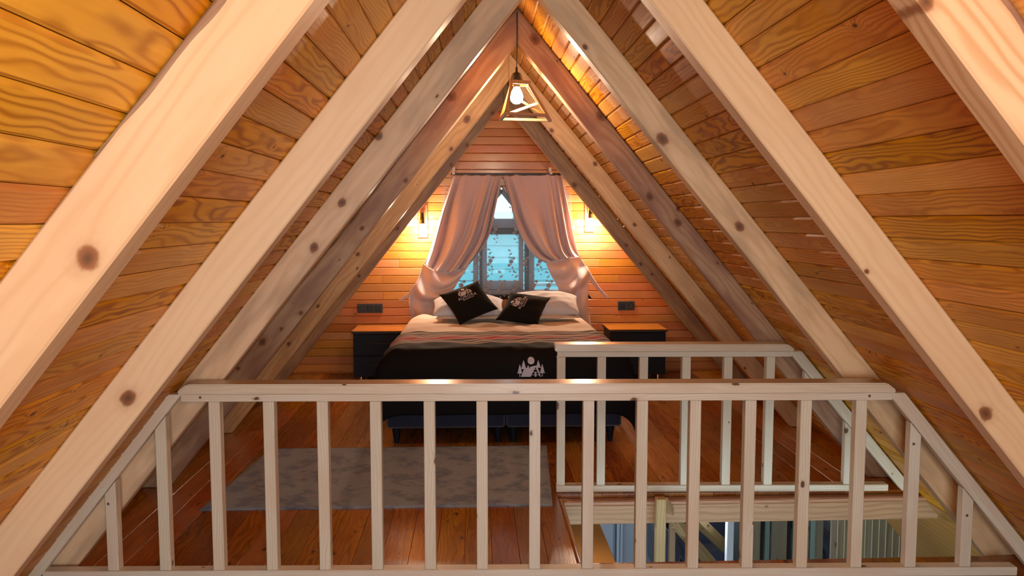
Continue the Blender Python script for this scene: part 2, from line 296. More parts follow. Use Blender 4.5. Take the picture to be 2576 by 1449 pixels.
# ------------------------------------------------------------------ roof: lining boards, backing, rafters
ML, MR = 1.258, 1.2016                       # the two roof slopes
RW, RT = .1382, .085                         # rafter depth and thickness
DY = [1.5152, 2.6829, 3.8744, 5.1042, 6.4197, 7.6482]
WALLY = 8.9; PW = .0885
PWS = {-1: (.0854, .0607), 1: (.0908, .0474)}     # lining board pitch and first joint below the ridge
def slope(s):
    mm = ML if s < 0 else MR; N = math.hypot(1, mm)
    return mm, N, Vector((s/N, 0, -mm/N)), Vector((-s*mm/N, 0, -1/N))
def roof_x(s, z, off=RW):                    # x of the inner face (off=0) or of the lining (off=RW) at height z
    mm, N, d, n = slope(s); return XC+s*((HI+off*N-z)/mm)
bays = [(-.2, DY[0]+.04)]+[(DY[i]+.04, DY[i+1]+.04) for i in range(5)]+[(DY[5]+.04, WALLY+.03)]
for s in (-1, 1):
    mm, N, d, n = slope(s); side = 'left' if s < 0 else 'right'
    apex = Vector((XC, 0, HI+RW*N))
    zlow = -1.0 if s < 0 else -2.6
    Ltot = (apex.z-zlow)/mm*N; Lfl = (apex.z+.0)/mm*N
    bm = bmesh.new(); y0, y1 = -1.9, WALLY+.3
    # backing slab sits 17 mm outside the lining's face
    o1, o2 = -.017, -.07
    P = [apex-n*o for o in (-o1, -o2)]
    a0 = apex-n*.017; a1 = apex-n*.09
    a0 = Vector((XC, 0, apex.z+.017*N)); a1 = Vector((XC, 0, apex.z+.09*N))
    pts = [(a0.x, a0.z), (a0.x+d.x*Ltot, a0.z+d.z*Ltot), (a1.x+d.x*Ltot, a1.z+d.z*Ltot), (a1.x, a1.z)]
    prism(bm, pts, y0, y1, axis=1)
    wallo = tag(mk('wall_'+side, bm, M_dark), kind='structure')
    PW_, PO_ = PWS[s]; nrow = int((Lfl-PO_)/PW_)+2
    for k, (ya, yb) in enumerate(bays):
        bm = bmesh.new(); L = yb-ya-.004
        # board cross-section: chamfered long edges
        w, t, ch = PW_-.002, .016, .0065
        prism(bm, [(-w/2, 0), (w/2, 0), (w/2, t-ch), (w/2-ch*1.2, t), (-w/2+ch*1.2, t), (-w/2, t-ch)], -L/2, L/2, axis=0)
        me = bpy.data.meshes.new('lining_board'); bmesh.ops.recalc_face_normals(bm, faces=bm.faces); bm.to_mesh(me); bm.free(); me.materials.append(M_ceil)
        for i in range(nrow):
            if k == 0 and i > 24: continue
            a = PO_+(i-.5)*PW_
            o = link('lining_board', me, wallo)
            X = Vector((0, 1, 0)); Zv = n; Yv = Zv.cross(X)
            mw = Matrix((X, Yv, Zv)).transposed().to_4x4()
            if random.random() < .5: mw = Matrix((-X, -Yv, Zv)).transposed().to_4x4()
            mw.translation = apex+d*a-n*(.016+random.uniform(-.0008, .0012))+Vector((0, (ya+yb)/2, 0))
            o.matrix_world = mw
    # boards that the photograph does not show (near the floor beside and behind the camera)
    bm = bmesh.new()
    for i in range(nrow):
        for (ya, yb) in ([(-1.9, -.2)] + ([(-.2, DY[0]+.04)] if i > 24 else [])):
            a = PO_+(i-.5)*PW_; c = apex+d*a-n*.008+Vector((0, (ya+yb)/2, 0))
            vs = bmesh.ops.create_cube(bm, size=1)['verts']; bmesh.ops.scale(bm, vec=(yb-ya, PW_-.002, .016), verts=vs)
            mw = Matrix((Vector((0, 1, 0)), n.cross(Vector((0, 1, 0))), n)).transposed().to_4x4(); mw.translation = c
            bmesh.ops.transform(bm, matrix=mw, verts=vs)
    o = mk('lining_boards_near_camera', bm, wood('lining_near', (.55, .24, .042), (.25, .07, .01), axis='Y') if s < 0 else bpy.data.materials['lining_near'], wallo); o['kind'] = 'stuff'
    # lower lining of the ground floor, right side only (seen through the stair opening)
    if s > 0:
        bm = bmesh.new()
        for i in range(nrow, int(Ltot/PW_)):
            vs = bmesh.ops.create_cube(bm, size=1)['verts']; bmesh.ops.scale(bm, vec=(WALLY-2.7, PW_-.004, .016), verts=vs)
            mw = Matrix((Vector((0, 1, 0)), n.cross(Vector((0, 1, 0))), n)).transposed().to_4x4(); mw.translation = apex+d*(PO_+(i-.5)*PW_)-n*.008+Vector((0, (WALLY+2.7)/2, 0))
            bmesh.ops.transform(bm, matrix=mw, verts=vs)
        o = mk('lower_lining_boards', bm, bpy.data.materials['lining_near'], wallo); o['kind'] = 'stuff'

RAFK = {  # visible knots: (distance down from the ridge, offset from the inner edge, radius)
    (0, -1): [(1.504, -.038, .021)], (1, -1): [(2.177, -.06, .024)], (2, -1): [(1.338, -.071, .019), (1.585, -.046, .021), (.987, -.125, .018)],
    (2, 1): [(.939, -.035, .027), (1.503, -.062, .022), (.376, -.02, .012)], (3, 1): [(1.256, -.042, .024), (.05, -.10, .03), (.672, -.12, .03), (1.496, -.077, .024)],
    (3, -1): [(.511, -.115, .03), (1.09, -.02, .015), (1.49, -.05, .015), (2.437, -.103, .022), (2.145, -.025, .013), (2.664, -.12, .012), (2.30, -.06, .011)],
    (4, -1): [(.44, -.066, .028), (.697, -.021, .015), (1.797, -.087, .015), (2.69, -.08, .016), (2.312, -.082, .012)], (4, 1): [(.93, -.11, .016), (.512, -.012, .016), (1.5, -.05, .015)],
    (5, 1): [(1.006, -.027, .024), (1.758, -.045, .016), (1.986, -.041, .016), (2.131, -.061, .014)], (5, -1): [(.138, -.02, .02), (.517, -.023, .018), (.753, -.025, .02), (1.528, -.052, .015), (2.1, -.06, .014)],
    (0, 1): [(.894, -.011, .014)], (1, 1): [(2.301, -.031, .022), (1.644, -.01, .008)]}
ordn = ['nearest', 'second', 'third', 'fourth', 'fifth', 'farthest']
note = {(0, -1): 'with one big round knot', (0, 1): 'cut off by the upper right corner', (1, -1): 'broad and pale peach, left of the big knotty one', (1, 1): 'broad and pale peach, crossing the whole right side',
        (2, -1): 'meeting the left end of the near railing', (2, 1): 'meeting the right end of the near railing', (3, -1): 'mottled with purple-brown knots, just before the pendant lamp',
        (3, 1): 'with long wavy dark grain, just before the pendant lamp', (4, -1): 'lit orange by the pendant lamp behind which it stands', (4, 1): 'lit orange by the pendant lamp behind which it stands',
        (5, -1): 'brownish, nearest the curtained window', (5, 1): 'brownish, nearest the curtained window'}
note[(1, -1)] = 'broad and pale peach, with a dark scar above the near railing'
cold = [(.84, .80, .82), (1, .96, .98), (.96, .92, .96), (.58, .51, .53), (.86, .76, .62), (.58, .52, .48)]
for i, D in enumerate(DY):
    for s in (-1, 1):
        mm, N, d, n = slope(s); zb = -.35 if (i == 2 and s > 0) else 0.002
        La = (HI-zb)/mm*N; Lb = (HI+RW*N-zb)/mm*N-RW*mm*0
        # outer edge runs from the plumb cut (x=-RW*mm) to the level cut
        Lb = (HI-zb+RW/N)*N/mm
        bm = bmesh.new(); prism(bm, [(0, 0), (La, 0), (Lb, -RW+.001), (-RW*mm, -RW+.001)], -RT/2, RT/2, bev=.005)
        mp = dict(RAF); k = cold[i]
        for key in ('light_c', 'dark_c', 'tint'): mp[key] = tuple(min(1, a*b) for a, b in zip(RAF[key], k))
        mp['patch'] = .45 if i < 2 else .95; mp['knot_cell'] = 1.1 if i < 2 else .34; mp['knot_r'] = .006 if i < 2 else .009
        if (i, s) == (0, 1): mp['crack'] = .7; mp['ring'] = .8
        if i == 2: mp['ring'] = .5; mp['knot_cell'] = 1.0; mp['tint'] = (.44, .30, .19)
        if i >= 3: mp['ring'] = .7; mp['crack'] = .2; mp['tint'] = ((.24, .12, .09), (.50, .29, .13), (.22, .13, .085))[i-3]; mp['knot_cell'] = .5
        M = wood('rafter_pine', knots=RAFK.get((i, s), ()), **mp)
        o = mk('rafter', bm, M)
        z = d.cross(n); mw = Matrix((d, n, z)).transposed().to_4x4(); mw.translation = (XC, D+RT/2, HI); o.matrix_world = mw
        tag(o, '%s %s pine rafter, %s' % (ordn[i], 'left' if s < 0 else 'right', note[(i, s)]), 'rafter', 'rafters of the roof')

def wane(s, D, a0, a1, w0, M):
    mm, N, d, n = slope(s); bm = bmesh.new(); K = 60
    base = next(o for o in bpy.data.objects if o.name.startswith('rafter') and (o.location-Vector((XC, D+RT/2, HI))).length < .001 and (o.matrix_world.col[0].x < 0) == (s < 0))
    sg = -1 if base.matrix_world.col[2].y > 0 else 1        # local z that faces the camera
    V = []
    for k in range(K+1):
        t_ = k/K; a = a0+(a1-a0)*t_; w_ = w0*(.75+.25*math.sin(t_*9+1)*math.sin(t_*23))*min(1, t_*4, (1-t_)*4)+.002
        zf = sg*(RT/2); V.append([bm.verts.new(p) for p in ((a, -RW+.002, zf-sg*.02), (a, -RW+.002, zf+sg*.0012), (a, -RW+w_*.6, zf+sg*.0035*(1+.5*math.sin(k))), (a, -RW+w_, zf-sg*.0004))])
    for A, B in zip(V, V[1:]):
        for q in range(3): bm.faces.new((A[q], A[q+1], B[q+1], B[q]))
    return mk('wane_edge', bm, M, base, smooth=True)
bpy.context.view_layer.update()
M_bark = wood('bark_wane', (.30, .16, .08), (.10, .045, .02), period=.02, ring=.6, rough=.7, coat=0, knot_cell=.2, knot_r=.01, knot_c=(.03, .015, .01), var=.1, warp=.05)
wane(-1, DY[0], .35, 1.35, .022, M_bark); wane(1, DY[0], .75, 1.5, .022, M_bark); wane(-1, DY[3], 1.0, 2.0, .02, M_bark)

# ------------------------------------------------------------------ floor with stair opening
OX0, OY0, OY1 = .49, 3.86, 4.86
bm = bmesh.new()
fx0, fx1 = roof_x(-1, 0)-.02, roof_x(1, 0)+.02
box(bm, ((fx0+OX0)/2, (-1.9+WALLY)/2, -.09), (OX0-fx0, WALLY+1.9, .14))
box(bm, ((fx1+OX0)/2, (-1.9+OY0)/2, -.09), (fx1-OX0, OY0+1.9, .14))
box(bm, ((fx1+OX0)/2, (OY1+WALLY)/2, -.09), (fx1-OX0, WALLY-OY1, .14))
floor = tag(mk('floor', bm, M_dark), kind='structure')
FP = .139
for i in range(-20, 20):
    xa = OX0+i*FP; xb = xa+FP
    if xa > fx1-.03 or xb < fx0+.03: continue
    xa, xb = max(xa, fx0+.005), min(xb, fx1-.005)
    segs = [(-1.9, WALLY)]
    c = (xa+xb)/2
    if i >= 0: segs = [(-1.9, OY0), (OY1, WALLY)]
    out = []
    for (a, b_) in segs:
        if b_-a > 6:
            j = random.uniform(4.9, 7.6) if random.random() < .5 else None
            j0 = random.uniform(2.2, 3.4); out += [(a, j0)] + ([(j0, j), (j, b_)] if j else [(j0, b_)])
        else: out.append((a, b_))
    for a, b_ in out:
        bm = bmesh.new(); w = xb-xa-.0018; ch = .0006; c = (xa+xb)/2
        prism(bm, [(-w/2, -.02), (w/2, -.02), (w/2, -ch), (w/2-ch, 0), (-w/2+ch, 0), (-w/2, -ch)], -(b_-a)/2+.001, (b_-a)/2-.001, axis=0)
        o = mk('floor_board', bm, M_floor, floor)
        o.rotation_euler = (0, 0, math.pi/2); o.location = (c, (a+b_)/2, random.uniform(-.0003, 0))
# nosing along the stair opening
bar('nosing', (OX0+.016, OY0, -.036), (OX0+.016, OY1-.05, -.036), .03, .07, M_floor, floor, bev=.012)
# header beam under the far railing and a moulded strip above it
hb = thing('header_beam', 'knotty pine header beam spanning the stair opening under the far railing', 'beam', (1.6, OY1-.02, -.1))
bm = bmesh.new(); box(bm, (0, 0, 0), (2.75, .06, .118), .004); o = mk('beam_board', bm, M_beam, hb); o.location = (.20, 0, -.012)
bm = bmesh.new(); box(bm, (0, 0, 0), (2.75, .07, .03), .008); o = mk('moulding', bm, M_beam, hb); o.location = (.20, -.008, .063)

# ------------------------------------------------------------------ gable walls
wb = bpy.data.objects.new('wall_back', None)
# window opening: A-shaped
WAZ = atY(1262, 470, WALLY).z; WX = atY(1262, 470, WALLY).x; WBZ = atY(1262, 740, WALLY).z
def win_half(z): return max(0, (WAZ-z)/1.23)
bm = bmesh.new()
def quadwall(bm, y0, y1):
    zt = HI+RW*slope(-1)[1]
    L = [(roof_x(-1, -.2), -.2), (roof_x(1, -.2), -.2)]
    hb_ = win_half(WBZ)
    left = [(roof_x(-1, -.2)-.1, -.2), (WX, -.2), (WX, WBZ), (WX-hb_, WBZ), (WX, WAZ), (XC, zt+.12)]
    right = [(WX, -.2), (roof_x(1, -.2)+.1, -.2), (XC, zt+.12), (WX, WAZ), (WX+hb_, WBZ), (WX, WBZ)]
    prism(bm, left, y0, y1, axis=1); prism(bm, right, y0, y1, axis=1)
quadwall(bm, WALLY+.016, WALLY+.12)
wb = tag(mk('wall_back', bm, M_dark), kind='structure')
zt = HI+RW*slope(-1)[1]
z = .012; row = 0
z0off = (atY(950, 754.5, WALLY).z) % PW
z = z0off-PW
while z < zt-.02:
    za, zb_ = max(z+.0008, .0), z+PW-.0008
    if zb_ > .01:
        zi = min(zb_, zt-.002)
        xl0, xl1 = roof_x(-1, za)+.004, roof_x(-1, zi)+.004; xr0, xr1 = roof_x(1, za)-.004, roof_x(1, zi)-.004
        pieces = []
        if zi < WBZ+.01 or za > WAZ: pieces = [(xl0, xl1, xr0, xr1)]
        else:
            h0, h1 = win_half(za), win_half(zi)
            if h0 > 0: pieces = [(xl0, xl1, WX-h0, WX-h1), (WX+h0, WX+h1, xr0, xr1)]
            else: pieces = [(xl0, xl1, xr0, xr1)]
        pp = []
        for (a0, a1, b0, b1) in pieces:
            if row in (5, 9, 10, 12, 14) or (b0-a0 > 2.6):
                cx = a0+(b0-a0)*random.uniform(.25, .75)
                pp += [(a0, a1, cx-.0008, cx-.0008), (cx+.0008, cx+.0008, b0, b1)]
            else: pp.append((a0, a1, b0, b1))
        for (a0, a1, b0, b1) in pp:
            if b0-a0 < .03: continue
            cx, cz = (a0+b0)/2, (za+zi)/2; bm = bmesh.new()
            ch = .0065; t = .017
            # board with chamfered top and bottom edges: two stacked outlines
            def ring(y, e):
                f = e/(zi-za); return [(a0+(a1-a0)*f, y, za+e), (b0+(b1-b0)*f, y, za+e), (b1+(b0-b1)*f, y, zi-e), (a1+(a0-a1)*f, y, zi-e)]
            R1_ = [bm.verts.new((p[0]-cx, p[1], p[2]-cz)) for p in ring(t, 0)]
            R2_ = [bm.verts.new((p[0]-cx, p[1], p[2]-cz)) for p in ring(ch, 0)]
            R3_ = [bm.verts.new((p[0]-cx, p[1], p[2]-cz)) for p in ring(0, ch)]
            bm.faces.new(R3_); bm.faces.new(R1_)
            for A, B in ((R1_, R2_), (R2_, R3_)):
                for q in range(4): bm.faces.new((A[q], A[(q+1) % 4], B[(q+1) % 4], B[q]))
            o = mk('wall_board', bm, M_wall, wb); o.location = (cx, WALLY-.001+random.uniform(0, .001), cz)
    z += PW; row += 1
# gable behind the camera, with the opening that lets the daylight in
bm = bmesh.new()
zt2 = zt+.1
prism(bm, [(roof_x(-1, -.2), -.2), (roof_x(1, -.2), -.2), (roof_x(1, .38), .38), (roof_x(-1, .38), .38)], -1.9, -1.82, axis=1)
prism(bm, [(roof_x(-1, .38), .38), (XC-.96, .38), (XC-.96, 1.92), (roof_x(-1, 1.92), 1.92)], -1.9, -1.82, axis=1)
prism(bm, [(XC+.96, .38), (roof_x(1, .38), .38), (roof_x(1, 1.92), 1.92), (XC+.96, 1.92)], -1.9, -1.82, axis=1)
prism(bm, [(roof_x(-1, 1.92), 1.92), (roof_x(1, 1.92), 1.92), (XC, zt2)], -1.9, -1.82, axis=1)
wf = tag(mk('wall_front', bm, M_wall), kind='structure')

# ------------------------------------------------------------------ window
def apoly(z0, inset=0):
    """half widths of the A at z0 after an inset"""
    return max(0, win_half(z0)-inset)
win = bpy.data.objects.new('window_1', None); C.objects.link(win); win.location = (WX, WALLY+.05, WBZ); tag(win, kind='structure')
def wbar(name, p, q, w, d, M, y=0):
    a = Vector((p[0]-WX, y, p[1]-WBZ)); b_ = Vector((q[0]-WX, y, q[1]-WBZ)); return bar(name, a, b_, d, w, M, win, up=(0, -1, 0) if False else (0, 0, 1) if abs(a.x-b_.x) > 1e-4 else (1, 0, 0), bev=.003)
HB = win_half(WBZ)
def P(x, y): v_ = atY(x, y, WALLY+.03); return (v_.x, v_.z)
fwid = .055
# sloping frame members and sill
wbar('window_frame', (WX-HB+.01, WBZ), (WX, WAZ-.03), fwid, .07, M_frame); wbar('window_frame', (WX+HB-.01, WBZ), (WX, WAZ-.03), fwid, .07, M_frame)
wbar('window_sill', (WX-HB, WBZ+.022), (WX+HB, WBZ+.022), .05, .11, M_frame)
zt_a = P(1262, 561)[1]
wbar('transom', (WX-win_half(zt_a)+.02, zt_a), (WX+win_half(zt_a)-.02, zt_a), .095, .07, M_frame)
zd = P(1262, 581)[1]; wbar('head_rail', (WX-win_half(zd)+.03, zd), (WX+win_half(zd)-.03, zd), .075, .05, M_framed, .005)
for xx in (1197, 1337):
    zz = P(xx, 581)[1]; wbar('mullion', (P(xx, 700)[0], WBZ+.04), (P(xx, 600)[0], zz), .06, .07, M_frame)
for xx in (1211, 1325):
    wbar('sash_gap', (P(xx, 700)[0], WBZ+.04), (P(xx, 600)[0], zd), .045, .045, M_framed, .008)
za_, zb2 = P(1262, 590)[1], P(1262, 706)[1]
xa_, xb_ = P(1222, 640)[0], P(1308, 640)[0]
for xx in (xa_-.012, xb_+.012): wbar('sash_stile', (xx, WBZ+.05), (xx, zd-.02), .05, .05, M_frame, -.005)
wbar('sash_rail', (xa_, (WBZ+.05+zb2)/2), (xb_, (WBZ+.05+zb2)/2), zb2-WBZ-.05, .05, M_frame, -.005)
bm = bmesh.new(); prism(bm, [(-HB+.03, .03), (HB-.03, .03), (0, WAZ-WBZ-.05)], .004, .010, axis=1); mk('pane', bm, M_glass, win)

# ------------------------------------------------------------------ outside, seen through the window
gy = -2.7
bm = bmesh.new(); box(bm, (0, 19, gy-.05), (60, 20, .1)); tag(mk('ground_outside', bm, M_grass), kind='structure')
nb = thing('neighbour_house', 'pale teal neighbouring house seen blurred through the window', 'house', (.5, 13.5, gy))
bm = bmesh.new(); box(bm, (0, 1.6, 2.2), (9, 3, 4.4), .01); mk('house_wall', bm, M_teal, nb)
bm = bmesh.new()
for k in range(22): box(bm, (0, .085, .15+k*.195), (9, .03, .17), .004)
o = mk('siding', bm, M_teal, nb); o['kind'] = 'stuff'
bm = bmesh.new(); prism(bm, [(-.4, 4.40), (1.6, 5.4), (3.6, 4.40), (3.6, 4.52), (1.6, 5.54), (-.4, 4.52)], -4.8, 4.8, axis=0); mk('roof', bm, M_roofn, nb)
for wx in (-2.9, .95):
    bm = bmesh.new(); box(bm, (wx, .06, 2.75), (.9, .05, .95), .01); f = mk('house_window', bm, M_roofn, nb)
    bm = bmesh.new(); box(bm, (wx, .03, 2.75), (.74, .02, .79)); mk('house_pane', bm, M_frame, f)
fn = thing('balcony_rail', 'white slatted balcony rail outside the right side of the window', 'railing', (1.0, 9.9, -.1))
for k in range(12):
    bm = bmesh.new(); box(bm, (-.9+k*.14, 0, .5), (.05, .025, .9), .003); mk('slat', bm, M_roofn, fn)
bm = bmesh.new(); box(bm, (-.13, 0, 1.0), (1.75, .06, .04), .004); mk('top_rail', bm, M_roofn, fn)
bm = bmesh.new(); box(bm, (-.13, 0, -.02), (1.75, .9, .08), .004); mk('deck', bm, M_roofn, fn)
def bush(x, y, r, lab):
    bm = bmesh.new()
    for k in range(420):
        th, ph = random.uniform(0, 6.28), math.acos(random.uniform(-.3, 1)); rr = r*random.uniform(.6, 1)
        p = Vector((rr*math.sin(ph)*math.cos(th), rr*math.sin(ph)*math.sin(th), rr*1.6*math.cos(ph)+r*1.2)); q = Vector((random.gauss(0, 1), random.gauss(0, 1), random.gauss(0, 1))).normalized()*.12
        w_ = q.orthogonal().normalized()*.05
        bm.faces.new([bm.verts.new(p-q), bm.verts.new(p+w_), bm.verts.new(p+q), bm.verts.new(p-w_)])
    t_ = thing('shrub', lab, 'shrub', (x, y, gy)); o = mk('foliage', bm, M_foliage, t_); o['kind'] = 'stuff'
    bm = bmesh.new(); lathe(bm, [(.05, 0), (.04, r*1.2), (.01, r*2)], 8); mk('stem', bm, M_framed, t_)
bush(-1.9, 12.3, 1.15, 'dark green shrub outside the left side of the window')

# ------------------------------------------------------------------ sheer lace curtain
lc = thing('lace_curtain', 'sheer floral lace curtain hanging in front of the window between pink drapes', 'curtain', (WX, WALLY-.06, WBZ))
zr = atY(1262, 444, WALLY-.06).z; lw0, lw1 = atY(1112, 600, WALLY-.06).x-WX, atY(1438, 600, WALLY-.06).x-WX
def lacey(x): return .012*math.sin(x*21)+.006*math.sin(x*47+1)
def lacef(u, v):
    x = lw0+(lw1-lw0)*u; return (x, lacey(x)*(.3+.7*v), (zr-WBZ)*(1-v)-.01*v)
bm = bmesh.new(); grid(bm, lacef, 90, 8); mk('net_panel', bm, M_lace, lc, smooth=True)
bm = bmesh.new()
def leafy(cx, cz, L, wd, ang):
    pts = []
    for k in range(8):
        t_ = k/7; pts.append((t_*L, wd*math.sin(math.pi*t_)))
    pts += [(t_*L, -wd*math.sin(math.pi*t_)) for t_ in [6/7, 5/7, 4/7, 3/7, 2/7, 1/7]]
    ca, sa = math.cos(ang), math.sin(ang)
    vs = []
    for a, b_ in pts:
        x = cx+a*ca-b_*sa; zz = cz+a*sa+b_*ca; v_ = min(max(1-zz/(zr-WBZ), 0), 1); vs.append(bm.verts.new((x, lacey(x)*(.3+.7*v_)-.004, zz)))
    bm.faces.new(vs)
def motif(cx, cz, s_):
    for (dx, dz, r) in ((0, 0, .034), (.035, .045, .022), (-.03, -.05, .024)):
        for k in range(5): leafy(cx+dx*s_, cz+dz*s_, r*s_, r*.42*s_, k*1.257+dx*30)
    for k in range(7):
        a = -1.9+k*.18; t_ = (k-3)*.028*s_
        leafy(cx+.01*math.sin(k)*s_, cz+t_*1.7, .034*s_, .009*s_, .3+.5*(k % 2)+(0 if k % 2 else 2.3)); leafy(cx+t_*.3, cz-t_*2, .03*s_, .008*s_, -2.2+(k % 3)*.8)
for r_, yy in enumerate((500, 580, 655)):
    for xx in (1130, 1170, 1205, 1238, 1290, 1325, 1362, 1400, 1428):
        q = atY(xx+(8 if r_ % 2 else -4), yy+random.uniform(-4, 4), WALLY-.06); motif(q.x-WX, q.z-WBZ, .8)
for xx in (1130, 1160, 1195, 1228, 1262, 1300, 1342, 1380, 1415):
    q = atY(xx, 718, WALLY-.06); motif(q.x-WX, q.z-WBZ, .95)
o = mk('lace_flowers', bm, M_laceflower, lc); o['kind'] = 'stuff'

# ------------------------------------------------------------------ pink curtains
def curtain(side, lab, top, outer, inner, arc, souter, sbottom, sinner, rib):
    Yc = WALLY-.14; t0 = atY(top[0][0], top[0][1], Yc)
    th = thing('drape_curtain', lab, 'curtain', (t0.x, Yc, .0), 0, 'pink tied-back curtains')
    W3 = lambda p: (lambda v_: Vector((v_.x-t0.x, 0, v_.z)))(atY(p[0], p[1], Yc))
    T = [W3(p) for p in top]; O = [W3(p) for p in outer]; I = [W3(p) for p in inner]; A = [W3(p) for p in arc]
    def fa(u, v):
        a = lerp(O, v); b_ = lerp(I, v); p = a+(b_-a)*u
        tb = lerp(A, u); tt = lerp(T, u)
        # Coons-style blend so that the panel meets the heading and the tie line
        lin = (O[0]*(1-u)+I[0]*u)*(1-v)+(O[-1]*(1-u)+I[-1]*u)*v
        p = p+tt*(1-v)+tb*v-lin
        dens = u+.10*math.sin(u*6.28*1.0)
        amp = .007+.036*min(1, v*2.2)
        ph = (dens+.05*math.sin(v*3+u*7))*2*math.pi*4.6
        y = amp*(1.25*math.sin(ph)+.30*math.sin(ph*2.3+1.3+v*2))+.008*math.sin(v*7+u*5)*v
        y -= .05*math.sin(math.pi*u)*v**1.5
        return (p.x+.006*math.sin(ph*2+.5)*v, y, p.z+(.008*math.sin(u*math.pi*9) if v == 0 else 0))
    bm = bmesh.new(); grid(bm, fa, 150, 46); o = mk('upper_panel', bm, M_curt, th, smooth=True)
    so = o.modifiers.new('t', 'SOLIDIFY'); so.thickness = .003
    SO = [W3(p) for p in souter]; SB = [W3(p) for p in sbottom]; SI = [W3(p) for p in sinner]
    def fb(u, v):
        a = lerp(SO, v); b_ = lerp(SI, v); p = a+(b_-a)*u
        lin = (SO[0]*(1-u)+SI[0]*u)*(1-v)+(SO[-1]*(1-u)+SI[-1]*u)*v
        p = p+lerp(A, u)*(1-v)+lerp(SB, u)*v-lin
        # swags: U folds slung from the tie, fading into vertical folds
        sag = math.sin(math.pi*min(1, max(0, u*.98+.02)))
        q = v-.20*sag*(1-.6*v)-(.25*(1-u) if side > 0 else .25*u)*(1-v)
        f1 = math.sin(q*2*math.pi*2.6+.5)*.058*(1-v)**.6*(.3+.7*sag)
        f2 = math.sin((u*2.4-v*.25+.1)*2*math.pi)*.024*min(1, v*1.3)
        puff = -.055*math.sin(math.pi*min(1, v*1.5+.1))*math.sin(math.pi*(u*.9+.05))
        lip = -.035*math.exp(-v*22)
        p.z -= .10*sag*v*math.exp(-v*4)
        return (p.x, f1+f2+puff+lip-.03, p.z)
    bm = bmesh.new(); grid(bm, fb, 70, 60); o = mk('swag', bm, M_curt, th, smooth=True)
    so = o.modifiers.new('t', 'SOLIDIFY'); so.thickness = .003
    # tieback ribbon
    Rb = [W3(p) for p in rib]
    def fr(u, v):
        p = lerp(Rb, v); nx = (lerp(Rb, min(1, v+.05))-lerp(Rb, max(0, v-.05))).normalized(); s_ = Vector((-nx.z, 0, nx.x))
        w_ = .028*(1-.6*v)*(u-.5)*2; q = p+s_*w_; return (q.x, -.045+.08*v+.006*math.sin(u*6), q.z)
    bm = bmesh.new(); grid(bm, fr, 6, 16); o = mk('tieback', bm, M_curt, th, smooth=True); so = o.modifiers.new('t', 'SOLIDIFY'); so.thickness = .003
    return th
curtain(-1, 'dusty pink curtain tied back at the left of the window', [(1140, 443), (1180, 441), (1220, 441), (1262, 443)],
        [(1140, 443), (1128, 480), (1112, 530), (1097, 580), (1082, 630), (1068, 662)],
        [(1262, 443), (1254, 485), (1245, 530), (1231, 590), (1208, 630), (1178, 668)],
        [(1066, 662), (1090, 678), (1120, 684), (1150, 680), (1180, 666)],
        [(1062, 664), (1050, 700), (1036, 728), (1028, 755), (1032, 790), (1040, 840)],
        [(1040, 840), (1065, 842), (1090, 842), (1110, 842)],
        [(1180, 666), (1158, 700), (1142, 726), (1122, 750), (1112, 790), (1110, 842)],
        [(1050, 716), (1034, 738), (1016, 750), (1002, 757)])
curtain(1, 'dusty pink curtain tied back at the right of the window', [(1266, 443), (1310, 440), (1365, 440), (1412, 440)],
        [(1266, 443), (1280, 495), (1297, 560), (1320, 610), (1345, 645), (1372, 662)],
        [(1412, 440), (1424, 500), (1434, 550), (1443, 600), (1450, 630), (1456, 645)],
        [(1372, 662), (1395, 655), (1415, 650), (1435, 647), (1457, 645)],
        [(1352, 655), (1372, 690), (1392, 722), (1402, 752), (1410, 790), (1412, 832)],
        [(1412, 832), (1440, 834), (1465, 834), (1490, 832)],
        [(1458, 646), (1472, 668), (1483, 692), (1479, 730), (1482, 780), (1490, 832)],
        [(1470, 672), (1487, 700), (1508, 728), (1532, 752)])
rod = thing('curtain_rod', 'thin black curtain rod above the pink curtains', 'curtain rod', atY(1262, 440, WALLY-.14))
a, b_ = atY(1134, 439, WALLY-.14), atY(1416, 436, WALLY-.14); c = rod.location
bar('rod', (a.x-c.x, 0, .008), (b_.x-c.x, 0, .008), .022, .022, M_black, rod, bev=.007)
for xx in (1141, 1386):
    q = atY(xx, 427, WALLY-.14); q.z += .004; bm = bmesh.new(); box(bm, (q.x-c.x, .07, .03), (.022, .14, .012), .002); box(bm, (q.x-c.x, .134, .052), (.03, .008, .075), .002); box(bm, (q.x-c.x, 0, .02), (.03, .03, .028), .002); mk('bracket', bm, M_whitepl, rod)

